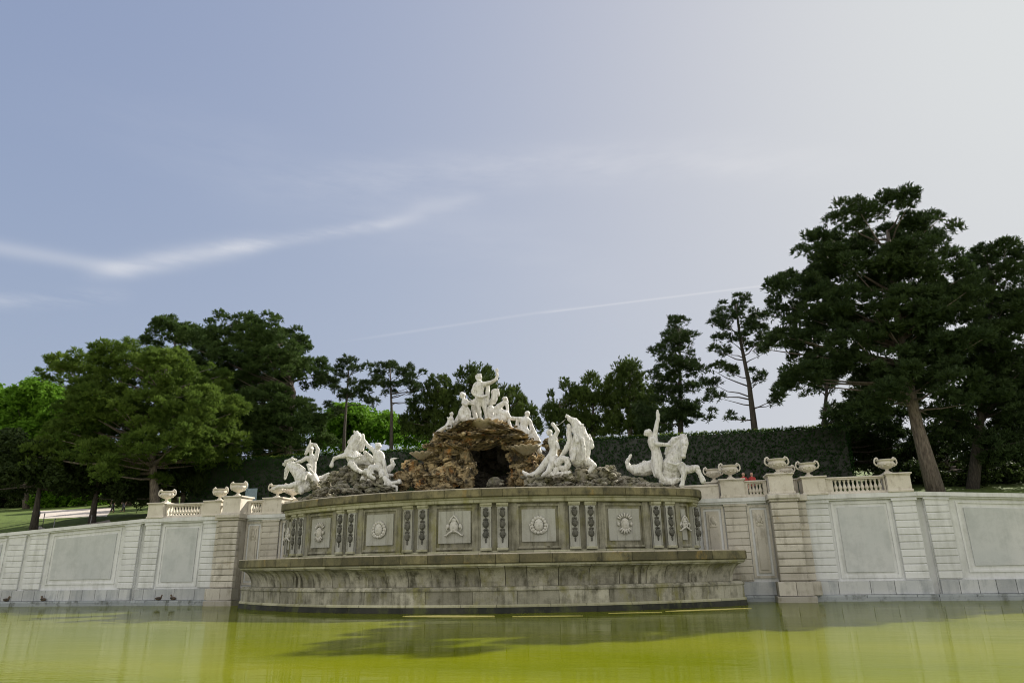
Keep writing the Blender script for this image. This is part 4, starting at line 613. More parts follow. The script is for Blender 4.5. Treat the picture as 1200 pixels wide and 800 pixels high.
cove = cove+[(.14, 1.93), (-.8, 1.93), (-.8, 1.085)]
mb = MB(); blocks(mb, LP, cove, -le, le, .95, 1.45, .028, (.75, 1.15), .01); o_ = mb.build('cove', M['basin'], low)
for q in o_.data.polygons: q.use_smooth = False
mb = MB(); blocks(mb, LP, [(.14, 1.932), (.19, 1.95), (.19, 2.02), (.16, 2.045), (-.6, 2.045), (-.6, 1.932)], -le, le, 1.6, 2.8, .012); mb.build('moulding', M['fillet'], low)
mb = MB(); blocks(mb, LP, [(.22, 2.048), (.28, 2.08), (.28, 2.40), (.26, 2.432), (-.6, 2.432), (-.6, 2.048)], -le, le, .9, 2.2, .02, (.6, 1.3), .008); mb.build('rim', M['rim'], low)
mb = MB(); blocks(mb, LP, [(.265, 2.434), (.25, 2.475), (-.6, 2.475), (-.6, 2.434)], -le, le, .9, 2.2, .02); mb.build('rim_top', M['rim_sunlit'], low)
# small carved console between the hollow blocks
for s in (-8.55, 8.9):
    mb = MB(); 
    for d_ in (-.17, .17): sweep(mb, LP, [(o+.07, z) for o, z in cove[:9]]+[(.1, 1.92), (-.3, 1.92), (-.3, 1.09)], s+d_-.09, s+d_+.09, .2, 1.0)
    mb.build('console', M['basin'], low)
fl = MB(); pts = [LP.at(-le+2*le*i/60, -.55) for i in range(61)]; fl.add([(x, y, 2.2) for x, y in pts], [tuple(range(61))], .6); fl.build('basin_floor', M['wet'], low)

UP = Path(17.45, -3.0, 10.5, 2.0); ue = UP.end()
upb = empty('upper_basin', (0, 0, 2.2), 0, 'raised curved upper basin with garlands and mask panels, carrying rocks and statues', 'basin')
mb = MB(); sweep(mb, UP, [(-.12, 2.0), (-.12, 4.8), (-.9, 4.8), (-.9, 2.0)], -ue, ue, .4, .8); mb.build('basin_wall', M['basin_wall'], upb)
mb = MB(); blocks(mb, UP, [(.04, 2.2), (.04, 2.56), (.0, 2.60), (-.3, 2.60), (-.3, 2.2)], -ue, ue, 1.2, 2.2, .015); mb.build('base_course', M['fillet'], upb)
mb = MB(); blocks(mb, UP, [(.12, 4.765), (.20, 4.80), (.20, 4.93), (.27, 4.965), (.27, 5.03), (-.6, 5.03), (-.6, 4.765)], -ue, ue, 1.3, 3.0, .012, (.85, 1.12)); mb.build('moulding', M['fillet'], upb)
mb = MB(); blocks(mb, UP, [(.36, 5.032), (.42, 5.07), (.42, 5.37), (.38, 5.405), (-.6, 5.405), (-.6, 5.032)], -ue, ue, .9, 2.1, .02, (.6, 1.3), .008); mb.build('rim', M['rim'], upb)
mb = MB(); blocks(mb, UP, [(.39, 5.407), (.375, 5.45), (-.6, 5.45), (-.6, 5.407)], -ue, ue, .9, 2.1, .02); mb.build('rim_top', M['rim_sunlit'], upb)
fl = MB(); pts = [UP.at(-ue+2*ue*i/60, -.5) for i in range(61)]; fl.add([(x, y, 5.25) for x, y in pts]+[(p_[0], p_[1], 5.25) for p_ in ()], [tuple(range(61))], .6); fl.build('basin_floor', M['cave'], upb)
def pilaster(sc, flank=False):
    mb = MB(); sweep(mb, UP, [(.09, 2.602), (.09, 4.60), (-.2, 4.60), (-.2, 2.602)], sc-.235, sc+.235, .3, rv(.95, 1.15))
    for d_ in (-.235, .195): sweep(mb, UP, [(.12, 2.75), (.12, 4.5), (.05, 4.5), (.05, 2.75)], sc+d_, sc+d_+.04, .3, 1.0)
    pl = mb.build('pilaster', M['slab'], upb)
    mb = MB(); sweep(mb, UP, [(.12, 4.602), (.12, 4.65), (.17, 4.67), (.17, 4.762), (-.2, 4.762), (-.2, 4.602)], sc-.28, sc+.28, .3, 1.0); mb.build('capital', M['fillet'], pl)
    mb = MB(); sweep(mb, UP, [(.11, 2.604), (.14, 2.62), (.14, 2.70), (.11, 2.73), (.0, 2.73), (.0, 2.604)], sc-.26, sc+.26, .3, 1.0); mb.build('pilaster_base', M['fillet'], pl)
    g_ = MB()
    for i, zc in enumerate((4.28, 3.80, 3.33)):
        x, y = UP.at(sc, .12); th = math.atan2(x, UP.cy-y); rot = Matrix.Rotation(th, 3, 'Z')
        g_.ball((x, y, zc), (.145, .09, .18), 2, rv(), rot=rot, amp=.25, fr=3, seed=i+sc)
        for j in range(9):
            a = rnd.uniform(0, 2*PI); rr = rnd.uniform(.04, .11); xx, yy = UP.at(sc+rr*math.cos(a), .17); g_.ball((xx, yy, zc+rr*1.3*math.sin(a)), .045, 1, rv())
        xx, yy = UP.at(sc, .12); g_.ball((xx, yy, zc-.235), (.05, .05, .07), 1, 1.0, rot=rot)
        for q in (-1, 1):
            xa, ya = UP.at(sc+q*.08, .12); g_.ball((xa, ya, zc+.2), (.05, .04, .06), 1, 1.0)
    x, y = UP.at(sc, .12); g_.ball((x, y, 4.5), (.07, .05, .07), 1, 1); g_.ball((x, y, 3.02), (.045, .04, .08), 1, 1)
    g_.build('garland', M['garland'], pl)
for c_ in (-10.25, -6.1, -1.95, 1.95, 6.1, 10.25):
    for d_ in (-.39, .39): pilaster(c_+d_)
    mb = MB()
    for d_ in (-1, 1):
        mb = MB(); sweep(mb, UP, [(.0, 2.602), (.0, 4.762), (-.2, 4.762), (-.2, 2.602)], c_+d_*.93-.13, c_+d_*.93+.13, .3, .8)
        a_, b_ = sorted((c_+d_*.80, c_+d_*.66)); sweep(mb, UP, [(-.05, 2.602), (-.05, 4.762), (-.2, 4.762), (-.2, 2.602)], a_, b_, .3, .85)
        mb.build('half_pilaster', M['basin_wall'], upb)
for c_ in (-12.45, 12.45, -13.2, 13.2): pilaster(c_)
def mask_relief(sc, kind):
    x, y = UP.at(sc, -.03); th = math.atan2(x, UP.cy-y) if abs(sc) < UP.s1 else math.asin(min(1, abs(x)/UP.R))*(1 if sc > 0 else -1)
    rot = Matrix.Rotation(th, 3, 'Z'); g_ = MB(); K = 1.28 if abs(sc) < 10 else 1.0
    def B(a, z, r, out=0.0, sub=2):
        q = rot @ Vector((a*K, -out, 0)); r = tuple(v*K for v in r); g_.ball((x+q.x, y+q.y, 3.72+z*K), r, sub, 1.0, rot=rot)
    def T(pts, r):
        P = []
        for (a, z, o_) in pts: q = rot @ Vector((a*K, -o_, 0)); P.append((x+q.x, y+q.y, 3.72+z*K))
        g_.tube(P, r, 7)
    B(0, 0, (.17, .10, .22), .05, 3)                                   # face
    B(0, .0, (.035, .05, .08), .15, 1); B(0, -.035, (.05, .04, .03), .15, 1)       # nose
    for q in (-1, 1):
        B(q*.07, .05, (.035, .03, .022), .13, 1); T([(q*.02, .09, .14), (q*.08, .11, .14), (q*.13, .07, .11)], .02)   # eye, brow
        B(q*.09, -.05, (.05, .04, .05), .10, 1)                         # cheek
    B(0, -.11, (.055, .04, .022), .13, 1)                               # mouth
    if kind == 0:      # wreath of hair all round
        for i in range(15):
            a = 2*PI*i/15; B(.25*math.cos(a), .27*math.sin(a), (.075, .06, .075), .04, 1)
        for q in (-1, 1): T([(q*.18, .1, .04), (q*.33, .02, .04), (q*.28, -.18, .05), (q*.12, -.3, .05)], .035)
    elif kind == 1:    # pointed headdress and spreading moustache
        T([(-.2, .12, .06), (-.1, .30, .07), (0, .40, .07), (.1, .30, .07), (.2, .12, .06)], .05); B(0, .22, (.12, .07, .12), .05, 1)
        for q in (-1, 1):
            T([(q*.03, -.14, .12), (q*.16, -.2, .10), (q*.28, -.3, .07), (q*.36, -.30, .05)], .045); B(q*.24, .02, (.07, .05, .1), .05, 1); T([(q*.2, .1, .05), (q*.3, -.02, .05), (q*.25, -.15, .06)], .035)
    else:              # crown of leaves and full beard
        for i in range(7):
            a = PI*(.1+.8*i/6); T([(.18*math.cos(a), .15+.1*math.sin(a), .06), (.30*math.cos(a), .18+.22*math.sin(a), .05)], .045)
        for i in range(6):
            a = -PI*(.15+.7*i/5); T([(.12*math.cos(a), -.1+.08*math.sin(a), .08), (.27*math.cos(a), -.12+.24*math.sin(a), .06)], .045)
        for q in (-1, 1): B(q*.25, .0, (.06, .05, .09), .05, 1)
    return g_
for i, c_ in enumerate((-8.2, -4.03, 0, 4.03, 8.2, -11.55, 11.55)):
    hw = 1.04 if abs(c_) < 10 else .42
    mb = MB(); z0, z1 = 2.68, 4.70; f = .10
    sweep(mb, UP, [(-.02, z0), (-.02, z0+f), (-.15, z0+f), (-.15, z0)], c_-hw, c_+hw, .3, 1); sweep(mb, UP, [(-.02, z1-f), (-.02, z1), (-.15, z1), (-.15, z1-f)], c_-hw, c_+hw, .3, 1)
    for q in (-1, 1):
        a_, b_ = sorted((c_+q*hw, c_+q*(hw-f))); sweep(mb, UP, [(-.022, z0+f), (-.022, z1-f), (-.15, z1-f), (-.15, z0+f)], a_, b_, .3, 1)
    pn = mb.build('panel', M['basin_wall'], upb)
    mb = MB(); hw2 = hw-.24; k_ = 4 if hw > .5 else 1
    for j in range(k_): sweep(mb, UP, [(-.045, 2.98), (-.045, 4.45), (-.15, 4.45), (-.15, 2.98)], c_-hw2+2*hw2*j/k_+.004, c_-hw2+2*hw2*(j+1)/k_-.004, .3, rv(.9, 1.08))
    mb.build('panel_field', M['slab'], pn)
    mask_relief(c_, (2, 0, 1, 0, 2, 1, 1)[i]).build('mask_relief', M['mask'], pn)
# ------------------------------------------------------------------ sculpture: each body is grown from tapered limbs fused into one skin
def capsule(mb, a, b, ra, rb, n=12):
    a = Vector(a); b = Vector(b); d = b-a
    if d.length < 1e-4: return
    d.normalize(); ref = Vector((0, 0, 1)) if abs(d.z) < .9 else Vector((1, 0, 0)); u_ = d.cross(ref).normalized(); v_ = u_.cross(d)
    V = [a-d*ra]; rings = []
    def ring(c, r):
        rings.append(len(V))
        for k in range(n):
            t = 2*PI*k/n; V.append(c+(u_*math.cos(t)+v_*math.sin(t))*r)
    for t in (.35, .7): ring(a-d*ra*math.cos(t*PI/2), ra*math.sin(t*PI/2))
    ring(a, ra); ring(b, rb)
    for t in (.7, .35): ring(b+d*rb*math.cos(t*PI/2), rb*math.sin(t*PI/2))
    V.append(b+d*rb); F = []
    for k in range(n):
        j = (k+1) % n; F.append((0, rings[0]+j, rings[0]+k)); F.append((len(V)-1, rings[-1]+k, rings[-1]+j))
        for i in range(len(rings)-1): F.append((rings[i]+k, rings[i]+j, rings[i+1]+j, rings[i+1]+k))
    mb.add(V, F)
def fuse(name, chains, mat, par=None, vox=.021, extra=None, smooth=1, rough_amp=.024, fr=6.0, sc=1.1, groove=1.2):
    mb = MB()
    for ch in chains:
        for i in range(len(ch)-1):
            a, b = ch[i], ch[i+1]; capsule(mb, a[:3], b[:3], a[3]*sc, b[3]*sc)
    if extra: extra(mb)
    me = bpy.data.meshes.new('tmp'); me.from_pydata(mb.v, [], mb.f); o = bpy.data.objects.new('tmp', me); C.objects.link(o)
    md = o.modifiers.new('r', 'REMESH'); md.mode = 'VOXEL'; md.voxel_size = vox; md.adaptivity = 0
    ms = o.modifiers.new('s', 'SMOOTH'); ms.factor = .5; ms.iterations = smooth
    dg = bpy.context.evaluated_depsgraph_get(); ev = o.evaluated_get(dg); nm = bpy.data.meshes.new_from_object(ev)
    bpy.data.objects.remove(o); bpy.data.meshes.remove(me)
    nm.name = name; n_ = len(nm.vertices); co = np.empty(n_*3); nm.vertices.foreach_get('co', co); co = co.reshape(-1, 3)
    no = np.empty(n_*3); nm.vertices.foreach_get('normal', no); no = no.reshape(-1, 3)
    if rough_amp:
        for i in range(n_):
            p_ = Vector(co[i])*fr; p_.z *= .6
            k = noise.noise(p_)+.5*noise.noise(p_*2.1)
            if groove: k -= groove*max(0.0, 1-abs(noise.noise(Vector((p_.x*.9, p_.y*.9, p_.z*.45))+Vector((9, 3, 5))))*6)
            co[i] += no[i]*k*rough_amp
        nm.vertices.foreach_set('co', co.ravel())
    at = nm.attributes.new('blk', 'FLOAT', 'FACE'); at.data.foreach_set('value', np.ones(len(nm.polygons)))
    nm.polygons.foreach_set('use_smooth', np.ones(len(nm.polygons), dtype=bool)); nm.materials.clear(); nm.materials.append(mat); nm.update()
    o = bpy.data.objects.new(name, nm); C.objects.link(o); return parent(o, par)
def face_bits(hc, toward=(0, -1, 0), r=.17):
    """nose, brow, chin and curls round the head ball at hc"""
    t_ = Vector(toward).normalized(); side_ = t_.cross(Vector((0, 0, 1))).normalized(); c = Vector(hc)
    def f(mb):
        n0 = c+t_*r*.95; capsule(mb, n0+Vector((0, 0, r*.2)), n0+t_*r*.25-Vector((0, 0, r*.15)), r*.13, r*.17)
        capsule(mb, c+t_*r*.75-Vector((0, 0, r*.6)), c+t_*r*.8-Vector((0, 0, r*.85)), r*.35, r*.25)
        for q in (-1, 1):
            capsule(mb, c+t_*r*.92+side_*q*r*.12+Vector((0, 0, r*.33)), c+t_*r*.75+side_*q*r*.6+Vector((0, 0, r*.3)), r*.14, r*.12)
            capsule(mb, c+side_*q*r*.98+Vector((0, 0, r*.1)), c+side_*q*r*1.02-Vector((0, 0, r*.2)), r*.14, r*.1)
        for i in range(16):
            a = rnd.uniform(0, 2*PI); e = rnd.uniform(.15, 1.3); v = Vector((math.cos(a)*math.cos(e), math.sin(a)*math.cos(e), math.sin(e)))
            if v.dot(t_) > .55: continue
            p_ = c+v*r*1.0; capsule(mb, p_, p_+Vector((0, 0, .01)), r*.26, r*.2)
    return f
def folds(pts, n, amp, r0, r1, seed=1):
    """drapery: a fan of narrow ridges running along the chain pts"""
    rr = random.Random(seed)
    def f(mb):
        for i in range(n):
            q = [Vector(p[:3])+Vector((rr.uniform(-amp, amp), -abs(rr.uniform(0, amp))*.8-p[3]*.5, rr.uniform(-amp, amp)*.4)) for p in pts]
            for a, b in zip(q[:-1], q[1:]): capsule(mb, a, b, r0, r1, 8)
    return f
def both(*fs):
    def f(mb):
        for x in fs: x(mb)
    return f
def mane(ch, n, r, ln, seed=3):
    rr = random.Random(seed)
    def f(mb):
        for i in range(len(ch)-1):
            a, b = Vector(ch[i][:3]), Vector(ch[i+1][:3])
            for k in range(n):
                p_ = a.lerp(b, (k+.5)/n); d = Vector((rr.uniform(-1, 1), rr.uniform(-1.2, .4), rr.uniform(-.4, 1))).normalized(); e = p_+d*(ln+ch[i][3]); m_ = p_.lerp(e, .6)+Vector((0, 0, rr.uniform(-.05, .05)))
                capsule(mb, p_, m_, r*1.2, r); capsule(mb, m_, e+Vector((rr.uniform(-.06, .06), 0, -.05)), r, r*.5)
    return f
def arms(ch): return ch
MAR = M['marble']
MARB = 'white marble'
g1 = empty('statue_group', SC['h1'][1][4][:3], 0, 'marble sea horse with lowered head and conch blowing rider, left end of the upper basin', 'statue', 'sea horse statue groups')
def horse_face(a, b, r):     # nostrils and eye ridges along the head axis
    a = Vector(a); b = Vector(b)
    def f(mb):
        d = (b-a).normalized(); s_ = d.cross(Vector((0, 1, 0))).normalized()
        for q in (-1, 1):
            e = a.lerp(b, .25)+s_*0+Vector((0, -r*.7, 0))+s_*q*r*.5; capsule(mb, e, e+d*r*.4, r*.22, r*.18)
            e = b+Vector((0, -r*.35, 0))+s_*q*r*.3; capsule(mb, e, e+d*r*.2, r*.2, r*.16)
        e = a.lerp(b, .5)+Vector((0, -r*.75, 0)); capsule(mb, e, e+d*r*.6, r*.2, r*.15)
    return f
H = SC['h1']; fuse('sea_horse', H, MAR, g1, extra=both(mane(H[2], 4, .045, .06), mane(H[3][:3], 3, .04, .03, 5), horse_face(H[0][0][:3], H[0][2][:3], .13), folds(H[6], 9, .16, .03, .02, 2), folds(H[1][3:5], 6, .3, .03, .03, 9)))
T_ = SC['t1']; fuse('triton', T_, MAR, rough_amp=.016, groove=.5, par= g1, extra=both(face_bits(T_[0][-1][:3], (-.4, -1, 0), .155), folds([T_[5][0], T_[5][1]], 5, .12, .03, .02)))
g2 = empty('statue_group', SC['h2'][1][3][:3], 0, 'marble rearing sea horse held by a man with outstretched arm, left of the cave', 'statue', 'sea horse statue groups')
H = SC['h2']; fuse('sea_horse', H, MAR, g2, extra=both(mane(H[4], 5, .045, .08, 8), horse_face(H[0][0][:3], H[0][2][:3], .15), folds([H[1][2], H[1][3]], 8, .3, .035, .03, 4), mane([H[5][2], H[5][3]], 3, .05, .05, 12)))
T_ = SC['t2']; fuse('triton', T_, MAR, rough_amp=.016, groove=.5, par= g2, extra=both(face_bits(T_[0][-1][:3], (-.6, -1, 0), .17), folds([T_[3][0], T_[3][1], T_[3][2]], 7, .14, .03, .02)))
fuse('putto', SC['c2'], MAR, g2, rough_amp=.014, groove=.4, extra=face_bits(SC['c2'][1][2][:3], (.7, -1, -.1), .12))
g3 = empty('statue_group', SC['h3'][1][4][:3], 0, 'marble sea horse standing upright with head thrown back, just right of the cave', 'statue', 'sea horse statue groups')
H = SC['h3']; fuse('sea_horse', H, MAR, g3, extra=both(mane(H[2][:3], 4, .045, .05, 6), folds([H[1][1], H[1][3], H[1][5]], 7, .35, .05, .05, 4), horse_face(H[0][2][:3], H[0][0][:3], .14), folds([H[3][0], H[3][3]], 5, .15, .04, .05, 6)))
T_ = SC['t3']; fuse('triton', T_, MAR, rough_amp=.016, groove=.5, par= g3, extra=both(face_bits(T_[0][-1][:3], (-.8, -1, .1), .155), folds([T_[4][0], T_[4][1]], 4, .1, .03, .03)))
fuse('coiled_tail', SC['k3'], MAR, g3, extra=mane([SC['k3'][1][1], SC['k3'][1][2]], 4, .05, .06, 4))
g4 = empty('statue_group', SC['h4'][1][4][:3], 0, 'marble sea horse and man with one arm raised high, right end of the upper basin', 'statue', 'sea horse statue groups')
H = SC['h4']; fuse('sea_horse', H, MAR, g4, extra=both(mane(H[2], 5, .05, .09, 6), horse_face(H[0][0][:3], H[0][3][:3], .16), folds([H[11][0], H[11][2]], 7, .16, .035, .03, 4), mane([H[15][1], H[15][3]], 4, .04, .08, 14)))
T_ = SC['t4']; fuse('triton', T_, MAR, rough_amp=.016, groove=.5, par= g4, extra=face_bits(T_[0][-1][:3], (-.9, -.8, .1), .18))
def single(key, name, label, toward=None, hr=.14, fold=(), vox=.028, seed=1):
    ch = SC[key]; base = min((j for c in ch for j in c), key=lambda j: j[2]-j[3])
    r_ = empty(name, (base[0], base[1], base[2]-base[3]), 0, label, 'statue', 'marble figures crowning the grotto rocks')
    fx = []
    if toward: fx.append(face_bits(ch[0][-1][:3], toward, hr))
    for q in fold: fx.append(folds([ch[0][0] if i < 0 else ch[q[0]][i] for i in q[1]], q[2], q[3], .028, .022, seed+q[0]))
    fuse('figure', ch, MAR, r_, vox=vox, extra=both(*fx) if fx else None, smooth=1, rough_amp=.015, fr=8, sc=1.18, groove=.9)
    return r_
single('nep', 'god_statue', 'tall standing bearded marble man with one arm raised, highest figure on top of the rocks', (-.5, -1, 0), .145, [(10, (0, 1, 2), 7, .06), (11, (0, 1, 2), 7, .09), (12, (0, 1, 2), 4, .05)])
single('shell', 'shell_chariot_statue', 'marble shell seat and draped base just right of the tall standing figure', None, .14, [(0, (0, 1, 2, 3), 8, .12), (4, (0, 1), 8, .2)])
single('thet', 'kneeling_goddess_statue', 'marble woman in long drapery kneeling left of the tall standing figure', (.7, -1, 0), .14, [(3, (0, 1, 2, 3), 10, .14), (4, (0, 1, 2), 6, .1)])
single('putto', 'putto_statue', 'small winged marble child at the far left edge of the rock top', (-.9, -.8, 0), .1, [(4, (0, 1, 2), 5, .06)], .025)
single('nym1', 'crouching_nymph_statue', 'crouching marble figure with raised shawl, between shell seat and rightmost figure', (-.8, -1, -.3), .11, [(4, (1, 2, 3), 7, .1), (5, (0, 1), 4, .05)])
single('nym2', 'seated_nymph_statue', 'seated marble figure with crossed leg and trailing drapery, rightmost on the rock top', (-.2, -1, -.1), .13, [(4, (1, 2, 3, 4), 8, .09), (7, (0, 1, 2), 6, .09)])

# ------------------------------------------------------------------ rocks
def rockpile(name, items, label, mat, cat='rocks', per=5, seed=1, rough=.32, par=None):
    rr = random.Random(seed); mb = MB()
    c0 = items[0]; z0 = min(i[2]-i[4] for i in items)
    root = empty(name, (sum(i[0] for i in items)/len(items), c0[1], z0), 0, label, cat) if label else None
    fill = [(x+rr.uniform(-.2, .2), y+rr.uniform(-.2, .3), 5.42, max(rx, .5), .32) for (x, y, z, rx, rz) in items if z-rz > 5.35 and z < 6.6]
    for (x, y, z, rx, rz) in items+fill:
        rot = Matrix.Rotation(rr.uniform(-.35, .35), 3, 'Y') @ Matrix.Rotation(rr.uniform(0, 3), 3, 'Z')
        mb.ball((x, y+rx*.35, z), (rx*.92, rx*.8, rz*.82), 4 if rx > .5 else 3, rr.uniform(.7, 1.2), rot=rot, amp=rough, fr=1.7, seed=rr.uniform(0, 50), smooth=False)
        for k in range(per):
            a = rr.uniform(-PI, 0) if k < per-1 else rr.uniform(0, PI); e = rr.uniform(-.7, .9)
            px_ = x+rx*.78*math.cos(a)*math.cos(e); py_ = y+rx*.35+rx*.78*math.sin(a)*math.cos(e); pz_ = z+rz*.8*math.sin(e)
            s_ = rr.uniform(.22, .5)*min(rx, rz+.1)
            rot = Matrix.Rotation(rr.uniform(-.5, .5), 3, 'Y') @ Matrix.Rotation(rr.uniform(0, 3), 3, 'Z')
            mb.ball((px_, py_, pz_), (s_*rr.uniform(1.0, 1.8), s_*1.2, s_*rr.uniform(.45, .9)), 3 if s_ > .2 else 2, rr.uniform(.5, 1.35), rot=rot, amp=.34, fr=2.2, seed=rr.uniform(0, 50), smooth=False)
    return root, mb
rt_, mb = rockpile('rock_mound', [r for r in ROCK_MOUND if r[1] < 4.55], 'tall craggy brown and orange rock mound with a dark cave in its middle', M['rock'], 'rocks', 7, 11)
mb.build('tufa_rocks', M['rock'], rt_)
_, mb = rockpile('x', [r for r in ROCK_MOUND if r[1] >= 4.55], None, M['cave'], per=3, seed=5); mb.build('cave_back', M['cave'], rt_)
rt_, mb = rockpile('rock_outcrop', ROCK_LEFT, 'low grey rocks under the rearing sea horse left of the cave', M['rockgrey'], 'rocks', 6, 21); mb.build('boulders', M['rockgrey'], rt_)
rt_, mb = rockpile('rock_outcrop', ROCK_RIGHT, 'long low mossy rocks under the two sea horses right of the cave', M['rockgrey'], 'rocks', 6, 31); mb.build('boulders', M['rockgrey'], rt_)
rt_, mb = rockpile('rock_outcrop', [(-9.8, .9, 5.6, .8, .35), (-10.7, 1.6, 5.5, .6, .3), (-8.9, .5, 5.7, .7, .45), (-9.4, 1.6, 6.0, .7, .5)], 'low rocks under the left end sea horse and its rider', M['rockgrey'], 'rocks', 6, 41); mb.build('boulders', M['rockgrey'], rt_)
rt_, mb = rockpile('rock_outcrop', [(8.6, .3, 5.6, .7, .35), (9.4, .6, 5.55, .7, .3), (10.2, 1.0, 5.5, .6, .25), (8.0, .6, 5.8, .7, .45)], 'low rocks under the right end sea horse with the raised arm rider', M['rockgrey'], 'rocks', 6, 51); mb.build('boulders', M['rockgrey'], rt_)
rt_, mb = rockpile('boulder', [(BOULDER[0], BOULDER[1], BOULDER[2], .50, .38)], 'single rounded grey brown boulder in front of the dark cave mouth', M['rockgrey'], 'rock', 3, 8, .2); mb.build('stone', M['rockgrey'], rt_)
rt_, mb = rockpile('boulder', [(-2.4, 1.2, 5.75, .62, .5)], 'slanting pale brown boulder left of the dark cave mouth, resting on the basin', M['rock'], 'rock', 3, 9, .2); mb.build('stone', M['rock'], rt_)
def shell_bowl(c, r, label):
    rt_ = empty('shell_bowl', c, 0, label, 'shell bowl', 'fluted shell bowls on the rocks'); mb = MB(); x, y, z = c
    n = 44; V = []; F = []; prof = [(.18, -.62), (.35, -.5), (.6, -.3), (.85, -.05), (1.0, .12), (.97, .17), (.85, .10), (.5, -.08), (.1, -.15)]
    for (a, b) in prof:
        for i in range(n):
            t_ = 2*PI*i/n; k = 1+.22*abs(math.cos(t_*5.5))*a; V.append((x+r*a*k*math.cos(t_), y+r*a*k*math.sin(t_), z+r*b*.8+.13*r*a*abs(math.cos(t_*5.5))))
    for q in range(len(prof)-1):
        for i in range(n): j = (i+1) % n; F.append((q*n+i, q*n+j, (q+1)*n+j, (q+1)*n+i))
    F.append(tuple(range(n-1, -1, -1))); F.append(tuple((len(prof)-1)*n+i for i in range(n))); mb.add(V, F, 1.0, True); mb.build('bowl', M['shell'], rt_)
shell_bowl(tuple(SHELL_l[0]), SHELL_l[1], 'fluted stone shell bowl set in the rocks left of the cave')
shell_bowl(tuple(SHELL_r[0]), SHELL_r[1], 'fluted orange stained shell bowl set in the rocks right of the cave')
shell_bowl((SHELL_t[0][0], SHELL_t[0][1]+.5, SHELL_t[0][2]+.05), SHELL_t[1]*.9, 'wide fluted shell slab under the feet of the tallest figure')

# ------------------------------------------------------------------ foliage
nr = np.random.default_rng(5)
def unit(n):
    v = nr.normal(size=(n, 3)); return v/np.linalg.norm(v, axis=1)[:, None]
def mesh_np(name, V, F4, attr, mat, par):
    """F4: (m,k) int array of faces of k corners"""
    me = bpy.data.meshes.new(name); k = F4.shape[1]; m_ = len(F4)
    me.vertices.add(len(V)); me.vertices.foreach_set('co', V.astype(np.float32).ravel())
    me.loops.add(m_*k); me.loops.foreach_set('vertex_index', F4.astype(np.int32).ravel())
    me.polygons.add(m_); me.polygons.foreach_set('loop_start', np.arange(0, m_*k, k, dtype=np.int32))
    at = me.attributes.new('blk', 'FLOAT', 'FACE'); at.data.foreach_set('value', attr.astype(np.float32))
    me.materials.append(mat); me.update(calc_edges=True)
    o = bpy.data.objects.new(name, me); C.objects.link(o); return parent(o, par)
def needles(P, out, k, ln, wd, updir=.5):
    """k needle blades at each tuft centre P, leaning to the unit vectors out"""
    n = len(P); d = unit(n*k)*1.0+np.repeat(out, k, 0)*.9; d[:, 2] += updir; d /= np.linalg.norm(d, axis=1)[:, None]
    b = np.repeat(P, k, 0)+unit(n*k)*ln*.18; s = np.cross(d, unit(n*k)); s /= np.linalg.norm(s, axis=1)[:, None]+1e-9
    l = ln*nr.uniform(.7, 1.25, (n*k, 1)); V = np.stack([b-s*wd*.5, b+s*wd*.5, b+d*l+s*wd*.3, b+d*l-s*wd*.3], 1).reshape(-1, 3)
    F = np.arange(n*k*4).reshape(-1, 4); a = np.repeat(nr.uniform(0, 1, n), k)*.7+nr.uniform(0, .3, n*k); return V, F, a
def leaves(P, out, k, sz):
    n = len(P); c = np.repeat(P, k, 0)+unit(n*k)*sz*1.6*nr.uniform(.2, 1, (n*k, 1)); nn = unit(n*k)+np.repeat(out, k, 0)*.6+np.array([0, 0, .5]); nn /= np.linalg.norm(nn, axis=1)[:, None]
    u_ = np.cross(nn, unit(n*k)); u_ /= np.linalg.norm(u_, axis=1)[:, None]+1e-9; v_ = np.cross(nn, u_); s = sz*nr.uniform(.6, 1.2, (n*k, 1))
    V = np.stack([c-u_*s, c-v_*s*.6, c+u_*s, c+v_*s*.6], 1).reshape(-1, 3); F = np.arange(n*k*4).reshape(-1, 4); a = np.repeat(nr.uniform(0, 1, n), k)*.6+nr.uniform(0, .4, n*k); return V, F, a
STY = {  # pads per m3, tufts per pad, pad radius, flatness, blade kind
    'pine':   dict(pv=1.5, tp=34, pr=.56, fl=.72, k=8, ln=.24, wd=.055, crown='pine', up=.6),
    'airy':   dict(pv=1.5, tp=26, pr=.46, fl=.75, k=8, ln=.24, wd=.052, crown='pine_shaded', up=.5),
    'bushy':  dict(pv=1.5, tp=34, pr=.46, fl=2.0, k=8, ln=.26, wd=.055, crown='bushy', up=1.3),
    'leaf':   dict(pv=.50, tp=46, pr=.95, fl=.75, k=8, ln=.15, wd=0, crown='leaf', up=0),
    'bright': dict(pv=.34, tp=60, pr=1.25, fl=.85, k=7, ln=.20, wd=0, crown='bright', up=0)}
